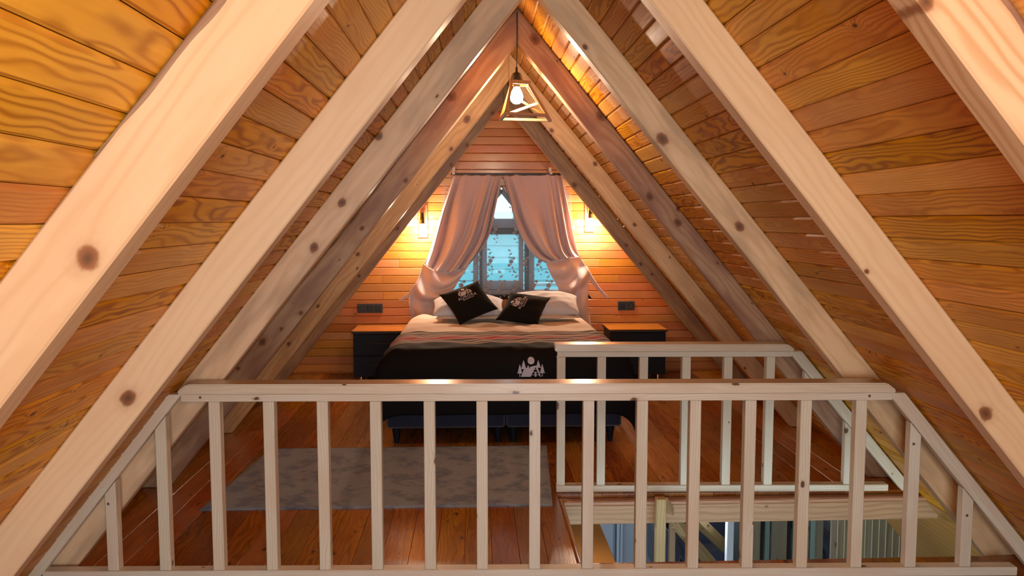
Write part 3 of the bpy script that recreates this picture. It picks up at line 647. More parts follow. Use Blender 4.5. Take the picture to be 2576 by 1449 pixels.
# ------------------------------------------------------------------ sconces
for k, ((bx_, by_, bz_), lab) in enumerate(zip(SC, ('lit wooden wall sconce left of the pink curtains', 'lit wooden wall sconce right of the pink curtains'))):
    t_ = thing('wall_sconce', lab, 'wall lamp', (bx_, WALLY-.001, bz_), 0, 'sconces beside the window')
    bm = bmesh.new(); box(bm, (0, -.011, .10), (.10, .02, .36), .003); mk('back_plate', bm, M_sconcew, t_)
    bm = bmesh.new(); box(bm, (0, -.085, .205), (.05, .14, .035), .003); box(bm, (0, -.035, .16), (.045, .035, .10), .003); mk('arm', bm, M_sconcew, t_)
    bm = bmesh.new(); lathe(bm, [(0, .19), (.018, .19), (.022, .15), (.028, .10), (.034, .07), (0, .072)], 18, (0, -.139, 0)); mk('lamp_holder', bm, M_bronze, t_, smooth='auto')
    bm = bmesh.new(); lathe(bm, [(.03, .115), (.038, .085), (.042, .055)], 18, (0, -.139, 0)); mk('glass_collar', bm, M_clear, t_, smooth=True)
    bm = bmesh.new(); lathe(bm, [(0, .075), (.013, .07), (.018, .04), (.030, .0), (.028, -.02), (.016, -.034), (0, -.038)], 18, (0, -.139, 0)); ob = mk('bulb', bm, M_bulb2, t_, smooth=True); ob.visible_shadow = False

# ------------------------------------------------------------------ sockets
def socket(px, py, n_, kinds, lab):
    q = atY(px, py, WALLY); t_ = thing('wall_socket', lab, 'socket', (q.x, WALLY-.001, q.z)); w_ = .088*n_
    bm = bmesh.new(); box(bm, (0, -.006, 0), (w_+.01, .012, .10), .003); mk('frame_plate', bm, M_char, t_)
    for i, kd in enumerate(kinds):
        x = (i-(n_-1)/2)*.088
        if kd:
            bm = bmesh.new(); lathe(bm, [(.032, -.004), (.032, .004), (.028, .004), (.026, -.006), (0, -.006)], 20); o = mk('socket_well', bm, M_black, t_, smooth='auto'); o.rotation_euler = (math.pi/2, 0, 0); o.location = (x, -.012, 0)
        else:
            bm = bmesh.new(); box(bm, (x, -.0135, 0), (.06, .006, .062), .002); mk('rocker', bm, M_black, t_)
socket(931, 775.5, 3, (1, 0, 0), 'charcoal triple socket plate on the wall above the left nightstand')
socket(1575, 769, 2, (0, 1), 'charcoal double socket plate on the wall above the right nightstand')

# ------------------------------------------------------------------ pendant lamps
def pendant(loc, lab, ztop, rz, cy_=0):
    """loc is the bulb centre"""
    t_ = thing('pendant_lamp', lab, 'pendant lamp', loc, rz, 'wooden cage pendant lamps')
    ht, hb_ = .055, .137; zt_, zb_ = .112, -.152; sh = .028; w_ = .017
    # hand-nailed cage, slightly lopsided and tilted
    k_ = lambda px, py, Y: atY(px, py, Y)-Vector(PEND)
    top = [k_(1287, 205, 5.045), k_(1331, 208, 5.045), k_(1327, 214, 5.15), k_(1285, 211, 5.15)]
    bot = [k_(1273, 285, 4.98), k_(1375, 290, 4.98), k_(1383, 303, 5.23), k_(1260, 300, 5.23)]
    for i in range(4):
        j = (i+1) % 4; e = (top[j]-top[i]).normalized()*.01
        bar('top_bar', top[i]-e, top[j]+e, w_*.9, w_*1.3, M_lampw, t_, bev=.0015)
        e = (bot[j]-bot[i]).normalized()*.01; bar('bottom_bar', bot[i]-e, bot[j]+e, w_*1.3, w_, M_lampw, t_, bev=.0015)
        bar('corner_bar', top[i]+Vector((0, 0, -.012)), bot[i]+Vector((0, 0, .008)), w_, w_, M_lampw, t_, up=(0, 1, 0), bev=.0015)
    bar('brace', bot[3]*.96+Vector((0, 0, .012)), top[2]*.5+bot[2]*.5, w_, w_, M_lampw, t_, bev=.0015)
    bar('brace', bot[2]*.96+Vector((0, 0, .012)), k_(1314, 256, 5.19), w_*.8, w_*.8, M_lampw, t_, bev=.0015)
    bm = bmesh.new(); box(bm, ((top[0].x+top[1].x)/2, .0, top[0].z+.008), (.035, .115, .012), .002); mk('cross_bar', bm, M_lampw, t_)
    bm = bmesh.new(); lathe(bm, [(.001, .185), (.007, .183), (.010, .152), (.026, .145), (.036, .125), (.040, .100), (.0, .100)], 24); mk('canopy_cap', bm, M_black, t_, smooth='auto')
    bm = bmesh.new(); lathe(bm, [(0, .100), (.022, .100), (.022, .060), (0, .060)], 20); mk('lamp_socket', bm, M_black, t_, smooth='auto')
    bm = bmesh.new(); lathe(bm, [(.0, .075), (.017, .072), (.021, .055), (.034, .028), (.041, 0), (.036, -.026), (.02, -.040), (0, -.044)], 24); o = mk('bulb', bm, M_bulb, t_, smooth=True); o.visible_shadow = False
    bm = bmesh.new(); K_ = [(0, 0, .18), (0, 0, .20), (0, cy_*.6, .27), (0, cy_, .33), (0, cy_, ztop-loc[2])]
    rg_ = [[bm.verts.new((x+.0032*math.cos(a_*math.pi/4), y+.0032*math.sin(a_*math.pi/4), z)) for a_ in range(8)] for x, y, z in K_]
    for A, B in zip(rg_, rg_[1:]):
        for q in range(8): bm.faces.new((A[q], A[(q+1) % 8], B[(q+1) % 8], B[q]))
    mk('cord', bm, M_black, t_, smooth=True)
zr_ = HI+RW*slope(1)[1]-.002
pendant(PEND, 'lit pendant lamp in a tapered wooden cage hanging below the roof ridge', zr_-.03, 0, -.053)
pendant(PEND2, 'unseen second cage pendant added for warm light over the near side of the loft', zr_, .3)  # unseen cage added around the near fill light

# ------------------------------------------------------------------ railings
def railing(lab, ang, org, x0, x1, xs_, shorts, capz, left_end, right_end, botx, screws):
    t_ = thing('railing', lab, 'railing', org, ang)
    W_ = .052; ca = math.cos(ang)
    def part(name, c, s_, M=M_rail, bev=.003, rot=None):
        o = boxo(name, c, s_, M, t_, bev)
        if rot is not None: o.rotation_euler = rot
        return o
    zt_, zm, zu = capz
    bm = bmesh.new(); xm, zc = (x0+x1)/2, (zt_+zm)/2; e0 = .045 if left_end else .002; hh = (zt_-zm)/2
    prism(bm, [(x0-xm, -hh), (x1-xm, -hh), (x1-xm, -hh+.012), (x1-xm-.045, hh), (x0-xm+e0, hh), (x0-xm, -hh+.012)], -.059, .059, axis=1)
    bmesh.ops.bevel(bm, geom=bm.edges[:], offset=.006, segments=2, affect='EDGES'); o = mk('handrail', bm, M_hand, t_, smooth='auto'); o.location = (xm, .052, zc)
    part('top_rail', ((x0+x1)/2, .026, (zm+zu)/2-.0008), (x1-x0-.03, .050, zm-zu-.0016), bev=.002)
    part('bottom_rail', ((botx[0]+botx[1])/2, .03, .0225), (botx[1]-botx[0], .064, .043), bev=.004)
    for x in xs_:
        h = zu-.0455; o = part('baluster', (x, .026, .0450+h/2), (h, W_*.98, W_), bev=.0025, rot=(0, -math.pi/2, 0)); o.rotation_euler = (0, -math.pi/2, random.uniform(-.02, .02))
    for (x, s_) in shorts:
        # short baluster with its head cut to the slope
        end = left_end if s_ < 0 else right_end; mm = ML if s_ < 0 else MR
        def zline(xx): return end[1]-mm*abs(xx-end[0])-.004
        bm = bmesh.new(); xa, xb = x-W_/2, x+W_/2
        prism(bm, [(.045, xa), (zline(xa), xa), (zline(xb), xb), (.045, xb)], 0.002, .050, bev=.0025)
        o = mk('baluster', bm, M_rail, t_); o.matrix_local = Matrix(((0, 1, 0, 0), (0, 0, 1, 0), (1, 0, 0, 0), (0, 0, 0, 1)))
    for end, s_ in ((left_end, -1), (right_end, 1)):
        if not end: continue
        mm = ML if s_ < 0 else MR; N = math.hypot(1, mm); zb_ = .0
        # end = (x, z) of the lower edge at its top
        wv_ = .062*N/1.0
        xt, zt2_ = end; L = (zt2_-.002)/mm
        bm = bmesh.new()
        th = .062/ (mm/N)      # horizontal width of the sloping rail
        pts = [(xt, zt2_), (xt+s_*th, zt2_), (xt+s_*(L+th), .003), (xt+s_*L, .003)]
        d = Vector((s_/N, 0, -mm/N)); nn = Vector((-s_*mm/N, 0, -1/N)); z_ = d.cross(nn)
        mwm = Matrix((d, nn, z_)).transposed().to_4x4(); mwm.translation = (xt, 0, zt2_)
        inv = mwm.inverted(); lo = [inv @ Vector((a_, .0, b2)) for a_, b2 in pts]; hi = [inv @ Vector((a_, .052, b2)) for a_, b2 in pts]
        lv = [bm.verts.new(p) for p in lo]; hv = [bm.verts.new(p) for p in hi]; bm.faces.new(lv); bm.faces.new(hv[::-1])
        for i in range(4): bm.faces.new((lv[i], lv[(i+1) % 4], hv[(i+1) % 4], hv[i]))
        bmesh.ops.bevel(bm, geom=bm.edges[:], offset=.003, segments=1, affect='EDGES')
        o = mk('sloping_rail', bm, M_rail, t_); o.matrix_local = mwm
    for x, z_ in screws:
        bm = bmesh.new(); lathe(bm, [(0, .002), (.005, .002), (.007, 0)], 12); o = mk('screw', bm, M_steel, t_); o.rotation_euler = (math.pi/2, 0, 0); o.location = (x, .0005, z_)
    return t_
ANG = -.033
def on_plane(px, py, org, ang):
    """pixel -> local (x, z) on the railing's front plane"""
    d = ray(px, py); nrm = Vector((-math.sin(ang), math.cos(ang), 0)); p0 = Vector((org[0], org[1], 0)); k = p0.dot(nrm)/d.dot(nrm); p = d*k; p.z += HC
    q = p-Vector(org); return (q.x*math.cos(ang)+q.y*math.sin(ang), q.z)
OG = (.3, 3.70, 0)
fr = lambda px, py: on_plane(px, py, OG, ANG)
bal = [(536, 564), (671, 699), (804, 832), (935, 964), (1069, 1097), (1200, 1227), (1331, 1359), (1464, 1492), (1598, 1625), (1729, 1757), (1866, 1894), (2003, 2031), (2140, 2168)]
xs_ = [fr((a+b)/2, 1419)[0] for a, b in bal]
zt_ = fr(1300, 965)[1]; zm = fr(1300, 990)[1]; zu = fr(1300, 1009)[1]
le = (fr(462, 990)[0]-.012, zm-.001); re = (fr(2234, 988)[0], zm-.001)
railing('long pine railing in the foreground across the whole loft', ANG, OG, fr(445, 978)[0], fr(2255, 978)[0], xs_,
        [(fr(284, 1419)[0], -1), (fr(415, 1419)[0], -1), (fr(2291, 1419)[0], 1), (fr(2429, 1419)[0], 1)], (zt_, zm, zu), le, re, (fr(105, 1432)[0], fr(2560, 1432)[0]),
        [(fr(503, 995)[0], zu+.02), (fr(2188, 990)[0], zu+.02), (fr(272, 1268)[0], fr(272, 1268)[1]), (fr(2433, 1297)[0], fr(2433, 1297)[1]), (fr(2299, 1117)[0], fr(2299, 1117)[1])])
OG2 = (.5, 4.905, 0)
br = lambda px, py: on_plane(px, py, OG2, ANG)
bal2 = [(1400, 1421), (1501, 1522), (1605, 1627), (1711, 1733), (1815, 1837), (1921, 1942)]
xs2 = [br((a+b)/2, 1215)[0] for a, b in bal2]
z1, z2, z3 = br(1600, 866)[1], br(1600, 884)[1], br(1600, 898)[1]
le2 = None; re2 = (br(1985, 885)[0], z2-.001)
railing('pine railing behind the stair opening, right of the bed', ANG, OG2, br(1396, 874)[0], br(2000, 874)[0], xs2,
        [(br(2027, 1215)[0], 1), (br(2133, 1215)[0], 1)], (z1, z2, z3), le2, re2, (br(1399, 1228)[0], br(2235, 1228)[0]), [(br(1938, 875)[0], (z1+z2)/2), (br(1972, 875)[0], (z1+z2)/2)])

# ------------------------------------------------------------------ rug
c4 = [atZ(680, 1127, .01), atZ(1375, 1118, .01), atZ(1390, 1269, .01), atZ(500, 1281, .01)]
rc_ = sum(c4, Vector())/4
bm = bmesh.new()
def rugf(u, v):
    p = (c4[3]*(1-u)+c4[2]*u)*(1-v)+(c4[0]*(1-u)+c4[1]*u)*v; e = min(u, 1-u, v, 1-v)
    return (p.x-rc_.x, p.y-rc_.y, .009+.0012*math.sin(u*31)*math.sin(v*13)-(.003 if e < .005 else 0))
grid(bm, rugf, 60, 40)
o = mk('rug', bm, M_rug, smooth=True); o.location = (rc_.x, rc_.y, 0)
so = o.modifiers.new('t', 'SOLIDIFY'); so.thickness = .0075; so.offset = -1
tag(o, 'worn grey-blue area rug on the floorboards at the foot of the bed', 'rug')

# ------------------------------------------------------------------ bed
BX0, BX1, BY0, BY1, BZ = -.70, 1.13, 6.02, 8.38, .69
bed = thing('bed', 'double bed with navy fabric base under black blanket and cream duvet', 'bed', ((BX0+BX1)/2, (BY0+BY1)/2, 0))
bc = bed.location
for xa, xb in ((BX0+.02, .212), (.222, BX1-.03)):
    bm = bmesh.new(); box(bm, ((xa+xb)/2-bc.x, 0, .275), (xb-xa, BY1-BY0-.04, .31), .015); mk('box_base', bm, M_navyfab, bed, smooth='auto')
bm = bmesh.new(); box(bm, (0, 0, .555), (BX1-BX0-.06, BY1-BY0-.06, .245), .04); mk('mattress', bm, M_mattress, bed, smooth='auto')
for lx in (BX0+.09, .16, .275, BX1-.11):
    for ly in (BY0+.07, BY1-.1):
        bm = bmesh.new(); lathe(bm, [(0, 0), (.018, 0), (.036, .12), (0, .12)], 14, (lx-bc.x, ly-bc.y, 0)); mk('leg', bm, M_navy, bed, smooth='auto')
def drape(name, x0, x1, ytop, yfoot, zt_, drop_s, drop_f, r, M, off, uvs=False, wr=.01, seed=0, nx=110, ny=80, extra=0):
    """cloth over a box: path (a across, b along); b=0 head edge, b=1 hem at the foot (drop_f below)"""
    def path(t, L, r_, drop):   # t>0 beyond flat length L
        if t <= L: return t, 0
        a = (t-L)/r_
        if a < math.pi/2: return L+r_*math.sin(a), r_*(1-math.cos(a))
        return L+r_, r_+(t-L-r_*math.pi/2)
    half = (x1-x0)/2; hx = half-r; Lx = hx+r*math.pi/2+drop_s-r; cx = (x0+x1)/2
    Ly = ytop-(yfoot+r); Lb = Ly+(r*math.pi/2+drop_f-r if drop_f else 0)
    bm = bmesh.new(); lay = bm.loops.layers.uv.new('UVMap') if uvs else None; rnd = random.Random(seed); ph = [rnd.uniform(0, 6) for _ in range(8)]
    uvd = {}
    def f(u, v):
        a = (u*2-1)*Lx; sg = -1 if a < 0 else 1; px, dx = path(abs(a), hx, r, drop_s); b_ = v*Lb; py, dy = path(b_, Ly, r, drop_f)
        x = cx+sg*(px+off); y = ytop-py-(off if dy > 0 else 0)
        z = zt_-(dx**2.2+dy**2.2)**(1/2.2) if dx > 0 and dy > 0 else zt_-dx-dy
        if dx > 0 and dy > 0: k = min(1, dx/.3)*min(1, dy/.3); x += sg*.03*k; y += -.03*k; z -= extra*k*(1 if True else 0)
        on = 1 if dx == 0 and dy == 0 else 0
        wz = wr*(math.sin(x*9+ph[0]+2*math.sin(y*5+ph[1]))*math.sin(y*13+ph[2]+1.5*math.sin(x*6)) + .5*math.sin(x*23+y*17+ph[3]+2*math.sin(x*7+ph[4])))
        z += wz*(1 if dx+dy < .1 else .0)
        if dx+dy > .08:
            q = math.sin((y if dx > dy else x)*15+ph[5])*.016*min(1, (dx+dy)/.4)
            if dx > dy: x += sg*(q+abs(q)*.3)
            else: y -= (q+.016)*.45
        # pillowy shoulders
        z = max(z, .035)
        return (x, y, z+off)
    V = [[None]*(nx+1) for _ in range(ny+1)]
    for j in range(ny+1):
        for i in range(nx+1):
            V[j][i] = bm.verts.new(Vector(f(i/nx, j/ny))-Vector((cx, (ytop+yfoot)/2, 0)))
    for j in range(ny):
        for i in range(nx):
            fc = bm.faces.new((V[j][i], V[j][i+1], V[j+1][i+1], V[j+1][i]))
            fc.normal_update()
            if uvs:
                for lp, (ii, jj) in zip(fc.loops, ((i, j), (i+1, j), (i+1, j+1), (i, j+1))): lp[lay].uv = (ii/nx*2, jj/ny*Lb*.64)
    if sum(f_.normal.z for f_ in bm.faces[:]) < 0: bmesh.ops.reverse_faces(bm, faces=bm.faces[:])
    me = bpy.data.meshes.new(name); bm.to_mesh(me); bm.free()
    for p in me.polygons: p.use_smooth = True
    o = link(name, me, None, M); o.location = (cx, (ytop+yfoot)/2, 0)
    so = o.modifiers.new('t', 'SOLIDIFY'); so.thickness = .006; so.offset = -1
    return o
dv = drape('duvet', BX0-.01, BX1+.01, BY1-.02, 6.35, BZ, .34, 0, .16, M_sheet, .015, wr=.010, seed=3)
tag(dv, 'cream duvet spread over the mattress below the white pillows', 'duvet')
bk = drape('blanket', BX0-.01, BX1+.01, 6.98, BY0-.02, BZ, .44, .485, .17, M_blanket, .034, uvs=True, wr=.007, seed=5, extra=.26)
tag(bk, 'black blanket with red and cream stripes draped over the foot of the bed', 'blanket')
# scale stripes: the UV's v is metres from the head edge

# ------------------------------------------------------------------ emblem and lettering
def tree(cx, top, bot, hw, base=None, tw=.013):
    n_ = 5; pts = [(cx, top)]; R_ = []
    for k in range(n_):
        z_ = top-(top-bot)*(k+1)/n_; w_ = hw*(k+1.3)/(n_+.3); R_.append((cx+w_, z_)); R_.append((cx+w_*.45, z_+(top-bot)*.035))
    R_ = R_[:-1]; L_ = [(2*cx-a, b_) for a, b_ in R_][::-1]
    out = [[pts[0]]+R_+L_]
    if base is not None: out.append([(cx-tw, base), (cx+tw, base), (cx+tw, bot+.01), (cx-tw, bot+.01)])
    return out
def emblem():
    q = lambda *p: [((a-727)/915, (900-b_)/915) for a, b_ in p]
    out = [[(.003+.122*math.cos(k*math.pi/14), .563+.122*math.sin(k*math.pi/14)) for k in range(28)]]
    out += [q((395, 895), (505, 612), (606, 602), (612, 545), (638, 522), (652, 545), (655, 632), (690, 575), (868, 532), (872, 575), (712, 895))]
    out += [q((872, 532), (925, 548), (1045, 888), (1005, 888), (868, 572))]
    out += [q((842, 644), (898, 644), (902, 660), (836, 660)), q((800, 734), (942, 734), (948, 750), (792, 750)), q((758, 824), (1000, 824), (1004, 840), (750, 840)), q((842, 735), (900, 735), (900, 890), (842, 890))]
    t_ = lambda cx, a, b_, hw, base: tree((cx-727)/915, (900-a)/915, (900-b_)/915, hw/915, None if base is None else (900-base)/915)
    out += t_(485, 370, 640, 105, None)+t_(362, 495, 785, 95, 895)+t_(962, 365, 600, 95, None)+t_(1088, 485, 770, 98, 888)
    return out
def textpolys(body, size):
    cu = bpy.data.curves.new('lettering', 'FONT'); cu.body = body; cu.size = size; cu.align_x = 'CENTER'; cu.space_character = 1.15; cu.offset = .006*size; cu.resolution_u = 3
    o = bpy.data.objects.new('lettering', cu); C.objects.link(o); dg = bpy.context.evaluated_depsgraph_get(); me = bpy.data.meshes.new_from_object(o.evaluated_get(dg))
    V = [(v_.co.x, v_.co.y) for v_ in me.vertices]; Fs = [tuple(p.vertices) for p in me.polygons]
    bpy.data.objects.remove(o); bpy.data.curves.remove(cu); bpy.data.meshes.remove(me); return V, Fs
def emblem_mesh(name, fn, M, parent, text=False, sub=2):
    """fn maps emblem (x, y, lift) to local space"""
    bm = bmesh.new()
    for i, poly in enumerate(emblem()):
        lift = .0004*(i % 4)
        vs = [bm.verts.new((a, b_, lift)) for a, b_ in poly]; bm.faces.new(vs)
    bmesh.ops.triangulate(bm, faces=bm.faces[:])
    for _ in range(sub): bmesh.ops.subdivide_edges(bm, edges=[e for e in bm.edges if e.calc_length() > .08], cuts=1); bmesh.ops.triangulate(bm, faces=bm.faces[:])
    for v_ in bm.verts: v_.co = fn(v_.co.x, v_.co.y, v_.co.z)
    me = bpy.data.meshes.new(name); bm.to_mesh(me); bm.free(); o = link(name, me, parent, M)
    if text:
        for nm, body, size, dy in (('name_lettering', 'AURORA', .30, -.235), ('small_lettering', 'BUNGALOV', .135, -.375)):
            V, Fs = textpolys(body, size); me = bpy.data.meshes.new(nm); me.from_pydata([fn(a, b_+dy, 0) for a, b_ in V], [], Fs); link(nm, me, parent, M)
    return o
# emblem on the blanket's front face
ec = atY(1336, 948, BY0-.06); ew = 72/F*(BY0-.06)
dgr = bpy.context.evaluated_depsgraph_get(); from mathutils.bvhtree import BVHTree
def conform(o):
    bv = BVHTree.FromPolygons([v_.co for v_ in o.data.vertices], [tuple(p.vertices) for p in o.data.polygons]); off = o.location
    def f(a, b_, l):
        p = Vector((ec.x+a*ew, 5.5, ec.z+b_*ew))-off; h = bv.ray_cast(p, Vector((0, 1, 0)))
        return (p.x, (h[0].y if h[0] else 6.0-off.y)-.004-l*3, p.z)
    return f
emblem_mesh('emblem', conform(bk), M_printb, bk, sub=3)

# ------------------------------------------------------------------ pillows and cushions
def pillow(name, c, s_, rot, M, lab, cat, grp=None, pw=2.6, N=28, flatb=.35):
    bm = bmesh.new(); sx, sy, sz = s_
    def f(side):
        def g_(u, v):
            a, b_ = u*2-1, v*2-1; t_ = (max(0, 1-abs(a)**pw)**.5)*(max(0, 1-abs(b_)**pw)**.5)
            x = a*sx/2*(1-.05*(1-b_*b_)*abs(a)); y = b_*sy/2*(1-.05*(1-a*a)*abs(b_))
            w_ = .004*math.sin(a*9+b_*5)+.003*math.sin(b_*14-a*6); return (x, y, side*(sz/2*t_*(1 if side > 0 else flatb))+w_*t_)
        return g_
    grid(bm, f(1), N, N); grid(bm, f(-1), N, N); bmesh.ops.remove_doubles(bm, verts=bm.verts, dist=.0008)
    o = mk(name, bm, M, smooth=True); o.location = c; o.rotation_euler = rot; return tag(o, lab, cat, grp)
TOP = BZ+.03
for k, (x, lab) in enumerate(((-.07, 'flat tan-edged pillow under the left white pillow'), (.64, 'flat tan-edged pillow under the right white pillow'))):
    pillow('bed_pillow', (x+.02, 7.92, TOP+.035), (.69, .42, .07), (.03, 0, 0), M_sheet, lab, 'pillow', 'flat pillows at the head of the bed')
pillow('bed_pillow', (-.08, 7.98, TOP+.105), (.70, .46, .23), (.24, 0, .02), M_white, 'plump white pillow behind the left black cushion', 'pillow', 'plump white pillows')
pillow('bed_pillow', (.66, 7.98, TOP+.125), (.70, .46, .23), (.30, 0, -.03), M_white, 'plump white pillow behind the right black cushion', 'pillow', 'plump white pillows')
def cushion(corners, depth, lab, ecen, esz):
    """corners TL,TR,BR,BL as the emblem reads, in pixels; depth = y of each corner"""
    P_ = [atY(px, py, dd) for (px, py), dd in zip(corners, depth)]; c = sum(P_, Vector())/4; TL, TR, BR, BL = [p-c for p in P_]
    nrm = (TR-TL).cross(BL-TL); nrm.normalize()
    if nrm.y > 0: nrm = -nrm
    def pos(u, v, side):      # u right, v up, both 0..1
        a, b_ = u*2-1, v*2-1
        uu = .5+.5*a*(1-.07*(1-b_*b_)*abs(a)); vv = .5+.5*b_*(1-.07*(1-a*a)*abs(b_))
        p = (BL*(1-uu)+BR*uu)*(1-vv)+(TL*(1-uu)+TR*uu)*vv
        t_ = (max(0, 1-abs(a)**2.4)**.6)*(max(0, 1-abs(b_)**2.4)**.6); return p+nrm*(side*.075*t_+side*.004*math.sin(a*7+b_*4)*t_)
    bm = bmesh.new(); grid(bm, lambda u, v: pos(u, v, 1), 30, 30); grid(bm, lambda u, v: pos(u, v, -1), 30, 30); bmesh.ops.remove_doubles(bm, verts=bm.verts, dist=.0008)
    o = mk('cushion', bm, M_blackfab, smooth=True); o.location = c; tag(o, lab, 'cushion', 'black printed cushions')
    emblem_mesh('emblem', lambda a, b_, l: pos(ecen[0]+a*esz, ecen[1]+b_*esz, 1)+nrm*(.003+l*1.5), M_print, o, text=True)
cushion([(1104, 741), (1202, 706), (1254, 777), (1157, 818)], (7.85, 7.87, 7.62, 7.60), 'black cushion with pale emblem leaning tilted on the left white pillow', (.53, .60), .36)
cushion([(1246, 805), (1284, 735), (1386, 748), (1352, 819)], (7.60, 7.85, 7.87, 7.60), 'black cushion lying askew with sideways emblem on the right white pillow', (.55, .62), .36)

# ------------------------------------------------------------------ nightstands
def nightstand(x0, x1, lab):
    yf, yb, zt_, zb_ = 8.40, 8.87, HC-1.145, .058
    t_ = thing('nightstand', lab, 'nightstand', ((x0+x1)/2, (yf+yb)/2, 0), 0, 'navy nightstands'); w_ = x1-x0; dp = yb-yf
    bm = bmesh.new(); box(bm, (0, .008, (zt_-.03+zb_)/2), (w_-.02, dp-.02, zt_-.03-zb_), .003); mk('carcass', bm, M_navy, t_)
    bm = bmesh.new(); box(bm, (0, 0, zt_-.018), (w_+.012, dp+.004, .022), .002); mk('top_edge', bm, M_navyedge, t_)
    o = boxo('top', (0, .0, zt_-.003), (w_+.01, dp, .008), M_top, t_, .001)
    hh = (zt_-.035-zb_)/2
    for k in range(2):
        zc = zb_+hh*(k+.5); bm = bmesh.new(); box(bm, (0, -dp/2+.006, zc), (w_-.026, .018, hh-.006), .003); dr = mk('drawer', bm, M_navy, t_)
        bm = bmesh.new(); box(bm, (0, -dp/2-.006, zc+hh*.05), (.26, .012, .012), .004); mk('handle', bm, M_black, dr)
    for sx in (-1, 1):
        for sy in (-1, 1):
            bm = bmesh.new(); lathe(bm, [(0, 0), (.02, 0), (.02, .06), (0, .06)], 16, (sx*(w_/2-.085), sy*(dp/2-.03), 0)); mk('leg', bm, M_chrome, t_, smooth='auto')
nightstand(-1.289, -.722, 'navy nightstand with orange wooden top left of the bed')
nightstand(1.395, 2.0, 'navy nightstand with orange wooden top right of the bed')

# ------------------------------------------------------------------ lower room, seen down the stair opening
LZ = -2.3
bm = bmesh.new(); box(bm, (1.2, 7.0, LZ-.05), (8.5, 9, .1)); tag(mk('floor_lower', bm, M_lowfloor), kind='structure')
bm = bmesh.new(); box(bm, (.8, 9.1, -1.4), (8, .1, 2.4)); wl = tag(mk('wall_lower', bm, M_pale), kind='structure')
bm = bmesh.new(); box(bm, (1.0, 6.4, -.18), (7.0, 4.9, .02)); 
bm.free()
# pale panelled door and trims against the far wall
pd = thing('panel_door', 'pale blue-grey panelled door seen below through the stair opening', 'door', (1.5, 9.0, LZ))
for px_, w_ in ((1470, .26), (1515, .26), (1580, .2)):
    q = atY(px_, 1350, 9.0); boxo('door_panel', (q.x-1.5, 0, 1.05), (w_, .04, 2.0), M_pale, pd, .01)
for px_ in (1556, 1564):
    q = atY(px_, 1350, 8.95); boxo('door_trim', (q.x-1.5, -.03, 1.05), (.03, .05, 2.05), M_palew, pd, .006)
ct = thing('cupboard', 'tall orange-brown wooden cupboard below, its top just under the edge of the stair opening', 'cupboard', (.50, 5.64, LZ))
bm = bmesh.new(); box(bm, (0, 0, .83), (.80, .86, 1.64), .01); mk('carcass', bm, M_lowstair, ct)
bm = bmesh.new(); box(bm, (0, 0, .0), (.86, .92, .03), .004); o = mk('top', bm, M_top, ct); o.location = (0, 0, 1.675)
# stair: newel, sloping handrail, balusters, stringer, treads
sf = thing('staircase', 'pine staircase with newel and sloping handrail rising through the opening', 'stairs', (1.2, 4.75, LZ))
sc = sf.location
nt = atY(1662, 1252, 4.72); nb_ = atY(1662, 1400, 4.72)
boxo('newel', (nt.x-sc.x, -.03, (nt.z-1.15)-sc.z+.575), (1.15, .058, .058), M_lowstair, sf, .004, rot=(0, -math.pi/2, 0))
h0 = atY(1668, 1250, 4.72); h1 = atY(1716, 1335, 4.95)
def loc(v_): return (v_.x-sc.x, v_.y-sc.y, v_.z-sc.z)
h1 = atY(1735, 1365, 5.15); hv_ = (h1-h0); h2 = h0+hv_*2.2
bar('handrail', loc(h0+Vector((0, 0, -.02))), loc(h0+hv_*.78), .05, .045, M_lowstair, sf, bev=.004)
g0 = atY(1755, 1310, 6.3); g1 = atY(1852, 1402, 6.9)
bar('stringer', loc(g0-(g1-g0)*.9), loc(g1+(g1-g0)*.6), .10, .06, M_lowstair, sf, bev=.004)
g0 = atY(1730, 1350, 5.6); g1 = atY(1775, 1402, 5.9)
bar('stringer', loc(g0-(g1-g0)*.5), loc(g1+(g1-g0)*2.0), .09, .05, M_lowstair, sf, bev=.004)
for px_, yy in ((1690, 6.1), (1738, 5.5)):
    q = atY(px_, 1360, yy); boxo('baluster', (q.x-sc.x, yy-sc.y, q.z-sc.z), (.85, .045, .045), M_lowstair, sf, .003, rot=(0, -math.pi/2, 0))
for i in range(6):
    q = Vector((1.16+i*.12, 5.5+i*.26, -.95-i*.22)); boxo('tread', loc(q), (.35, .22, .03), M_palew if i == 1 else M_lowstair, sf, .004)
so_ = thing('sofa', 'dark blue upholstered sofa in the room below', 'sofa', (2.86, 8.4, LZ))
bm = bmesh.new(); box(bm, (0, 0, .25), (1.6, .85, .38), .05); mk('seat_base', bm, M_sofab, so_, smooth='auto')
bm = bmesh.new(); box(bm, (0, .33, .72), (1.6, .22, .62), .07); mk('backrest', bm, M_sofab, so_, smooth='auto')
for k, dx in enumerate((-.38, .38)):
    bm = bmesh.new(); box(bm, (dx, -.05, .50), (.74, .7, .14), .05); mk('seat_cushion', bm, M_sofa, so_, smooth='auto')
for s_ in (-1, 1):
    bm = bmesh.new(); box(bm, (s_*.86, 0, .42), (.18, .85, .5), .06); mk('armrest', bm, M_sofa, so_, smooth='auto')
q = atY(1806, 1350, 8.0)
pillow('sofa_cushion', (q.x, 8.36, q.z-.02), (.5, .46, .16), (1.35, 0, .15), M_sofa, 'round-cornered blue cushion on the sofa below', 'cushion')
q = atY(1835, 1350, 6.2)
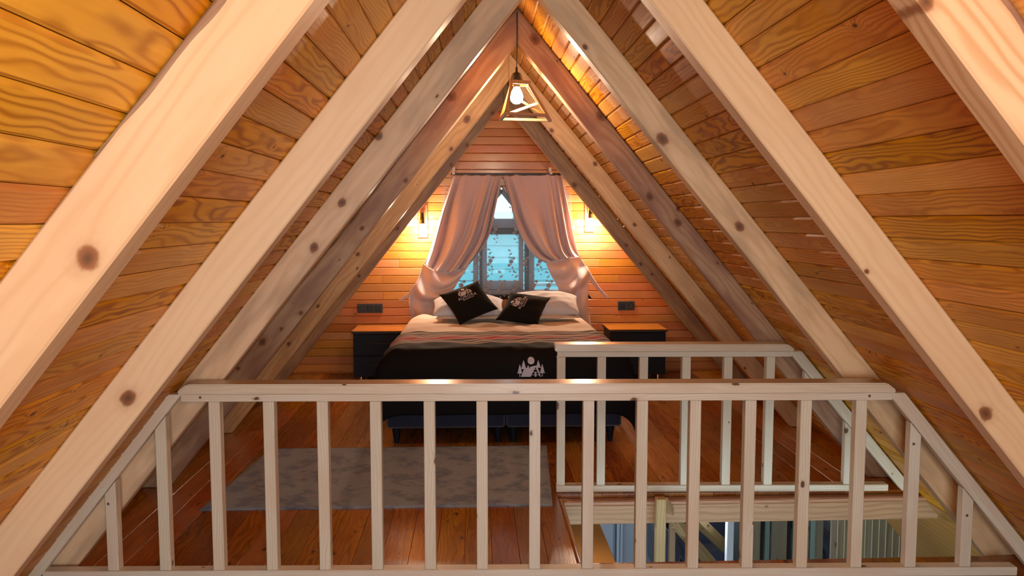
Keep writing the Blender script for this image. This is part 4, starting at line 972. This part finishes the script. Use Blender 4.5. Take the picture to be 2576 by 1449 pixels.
o = boxo('pale_post', (q.x, 6.2, q.z-.35), (1.5, .055, .055), M_pale, None, .004, rot=(0, -math.pi/2, 0)); tag(o, 'pale blue upright post in the room below, right of the sofa cushion', 'post')
bm = bmesh.new(); box(bm, (0, 0, 0), (.14, .05, 1.5), .004); o = mk('dark_gap_strip', bm, M_black); q = atY(1858, 1350, 6.4); o.location = (q.x+.02, 6.45, q.z-.35); tag(o, 'black strip standing in for a dark gap in the room below, beside the pale post', 'panel')  # black colour stands in for the shade inside a gap
# vertical board partition on the right
vp = thing('board_partition', 'greenish vertical board partition in the room below, right of the stairs', 'partition', atY(2080, 1350, 6.6)); vc = vp.location
x_ = 1884
for k, (w_, dy_, M) in enumerate(((28, 0, M_lowwood), (14, .06, M_dark), (13, .03, M_part), (40, 0, M_lowwood), (16, .06, M_dark), (26, .02, M_part), (20, .05, M_lowwood), (12, .02, M_part), (22, .04, M_lowwood))):
    a = atY(x_, 1350, 6.6).x; b2 = atY(x_+w_, 1350, 6.6).x; x_ += w_
    o = boxo('upright_board', ((a+b2)/2-vc.x, dy_, -.1), (1.5, b2-a-.004, .03), M, vp, .003, rot=None)
    o.matrix_local = Matrix(((0, 1, 0, (a+b2)/2-vc.x), (0, 0, 1, dy_), (1, 0, 0, -.1), (0, 0, 0, 1)))
M_seam = mat('pale_seam_bead', (.55, .45, .28), .5)
vq = thing('board_wall_panel', 'brown vertical tongue-and-groove panel below with pale seams, under the beam', 'panel', atY(2260, 1350, 6.5)); vc = vq.location
for k in range(14):
    a = atY(2088+k*17.3, 1350, 6.5).x; b2 = atY(2088+(k+1)*17.3, 1350, 6.5).x
    o = boxo('upright_board', (0, 0, 0), (1.5, b2-a-.006, .02), M_lowwood, vq, .004); o.matrix_local = Matrix(((0, 1, 0, (a+b2)/2-vc.x), (0, 0, 1, 0), (1, 0, 0, -.1), (0, 0, 0, 1)))
    bm = bmesh.new(); box(bm, (b2-vc.x, -.002, -.1), (.006, .022, 1.5)); mk('seam_bead', bm, M_seam, vq)
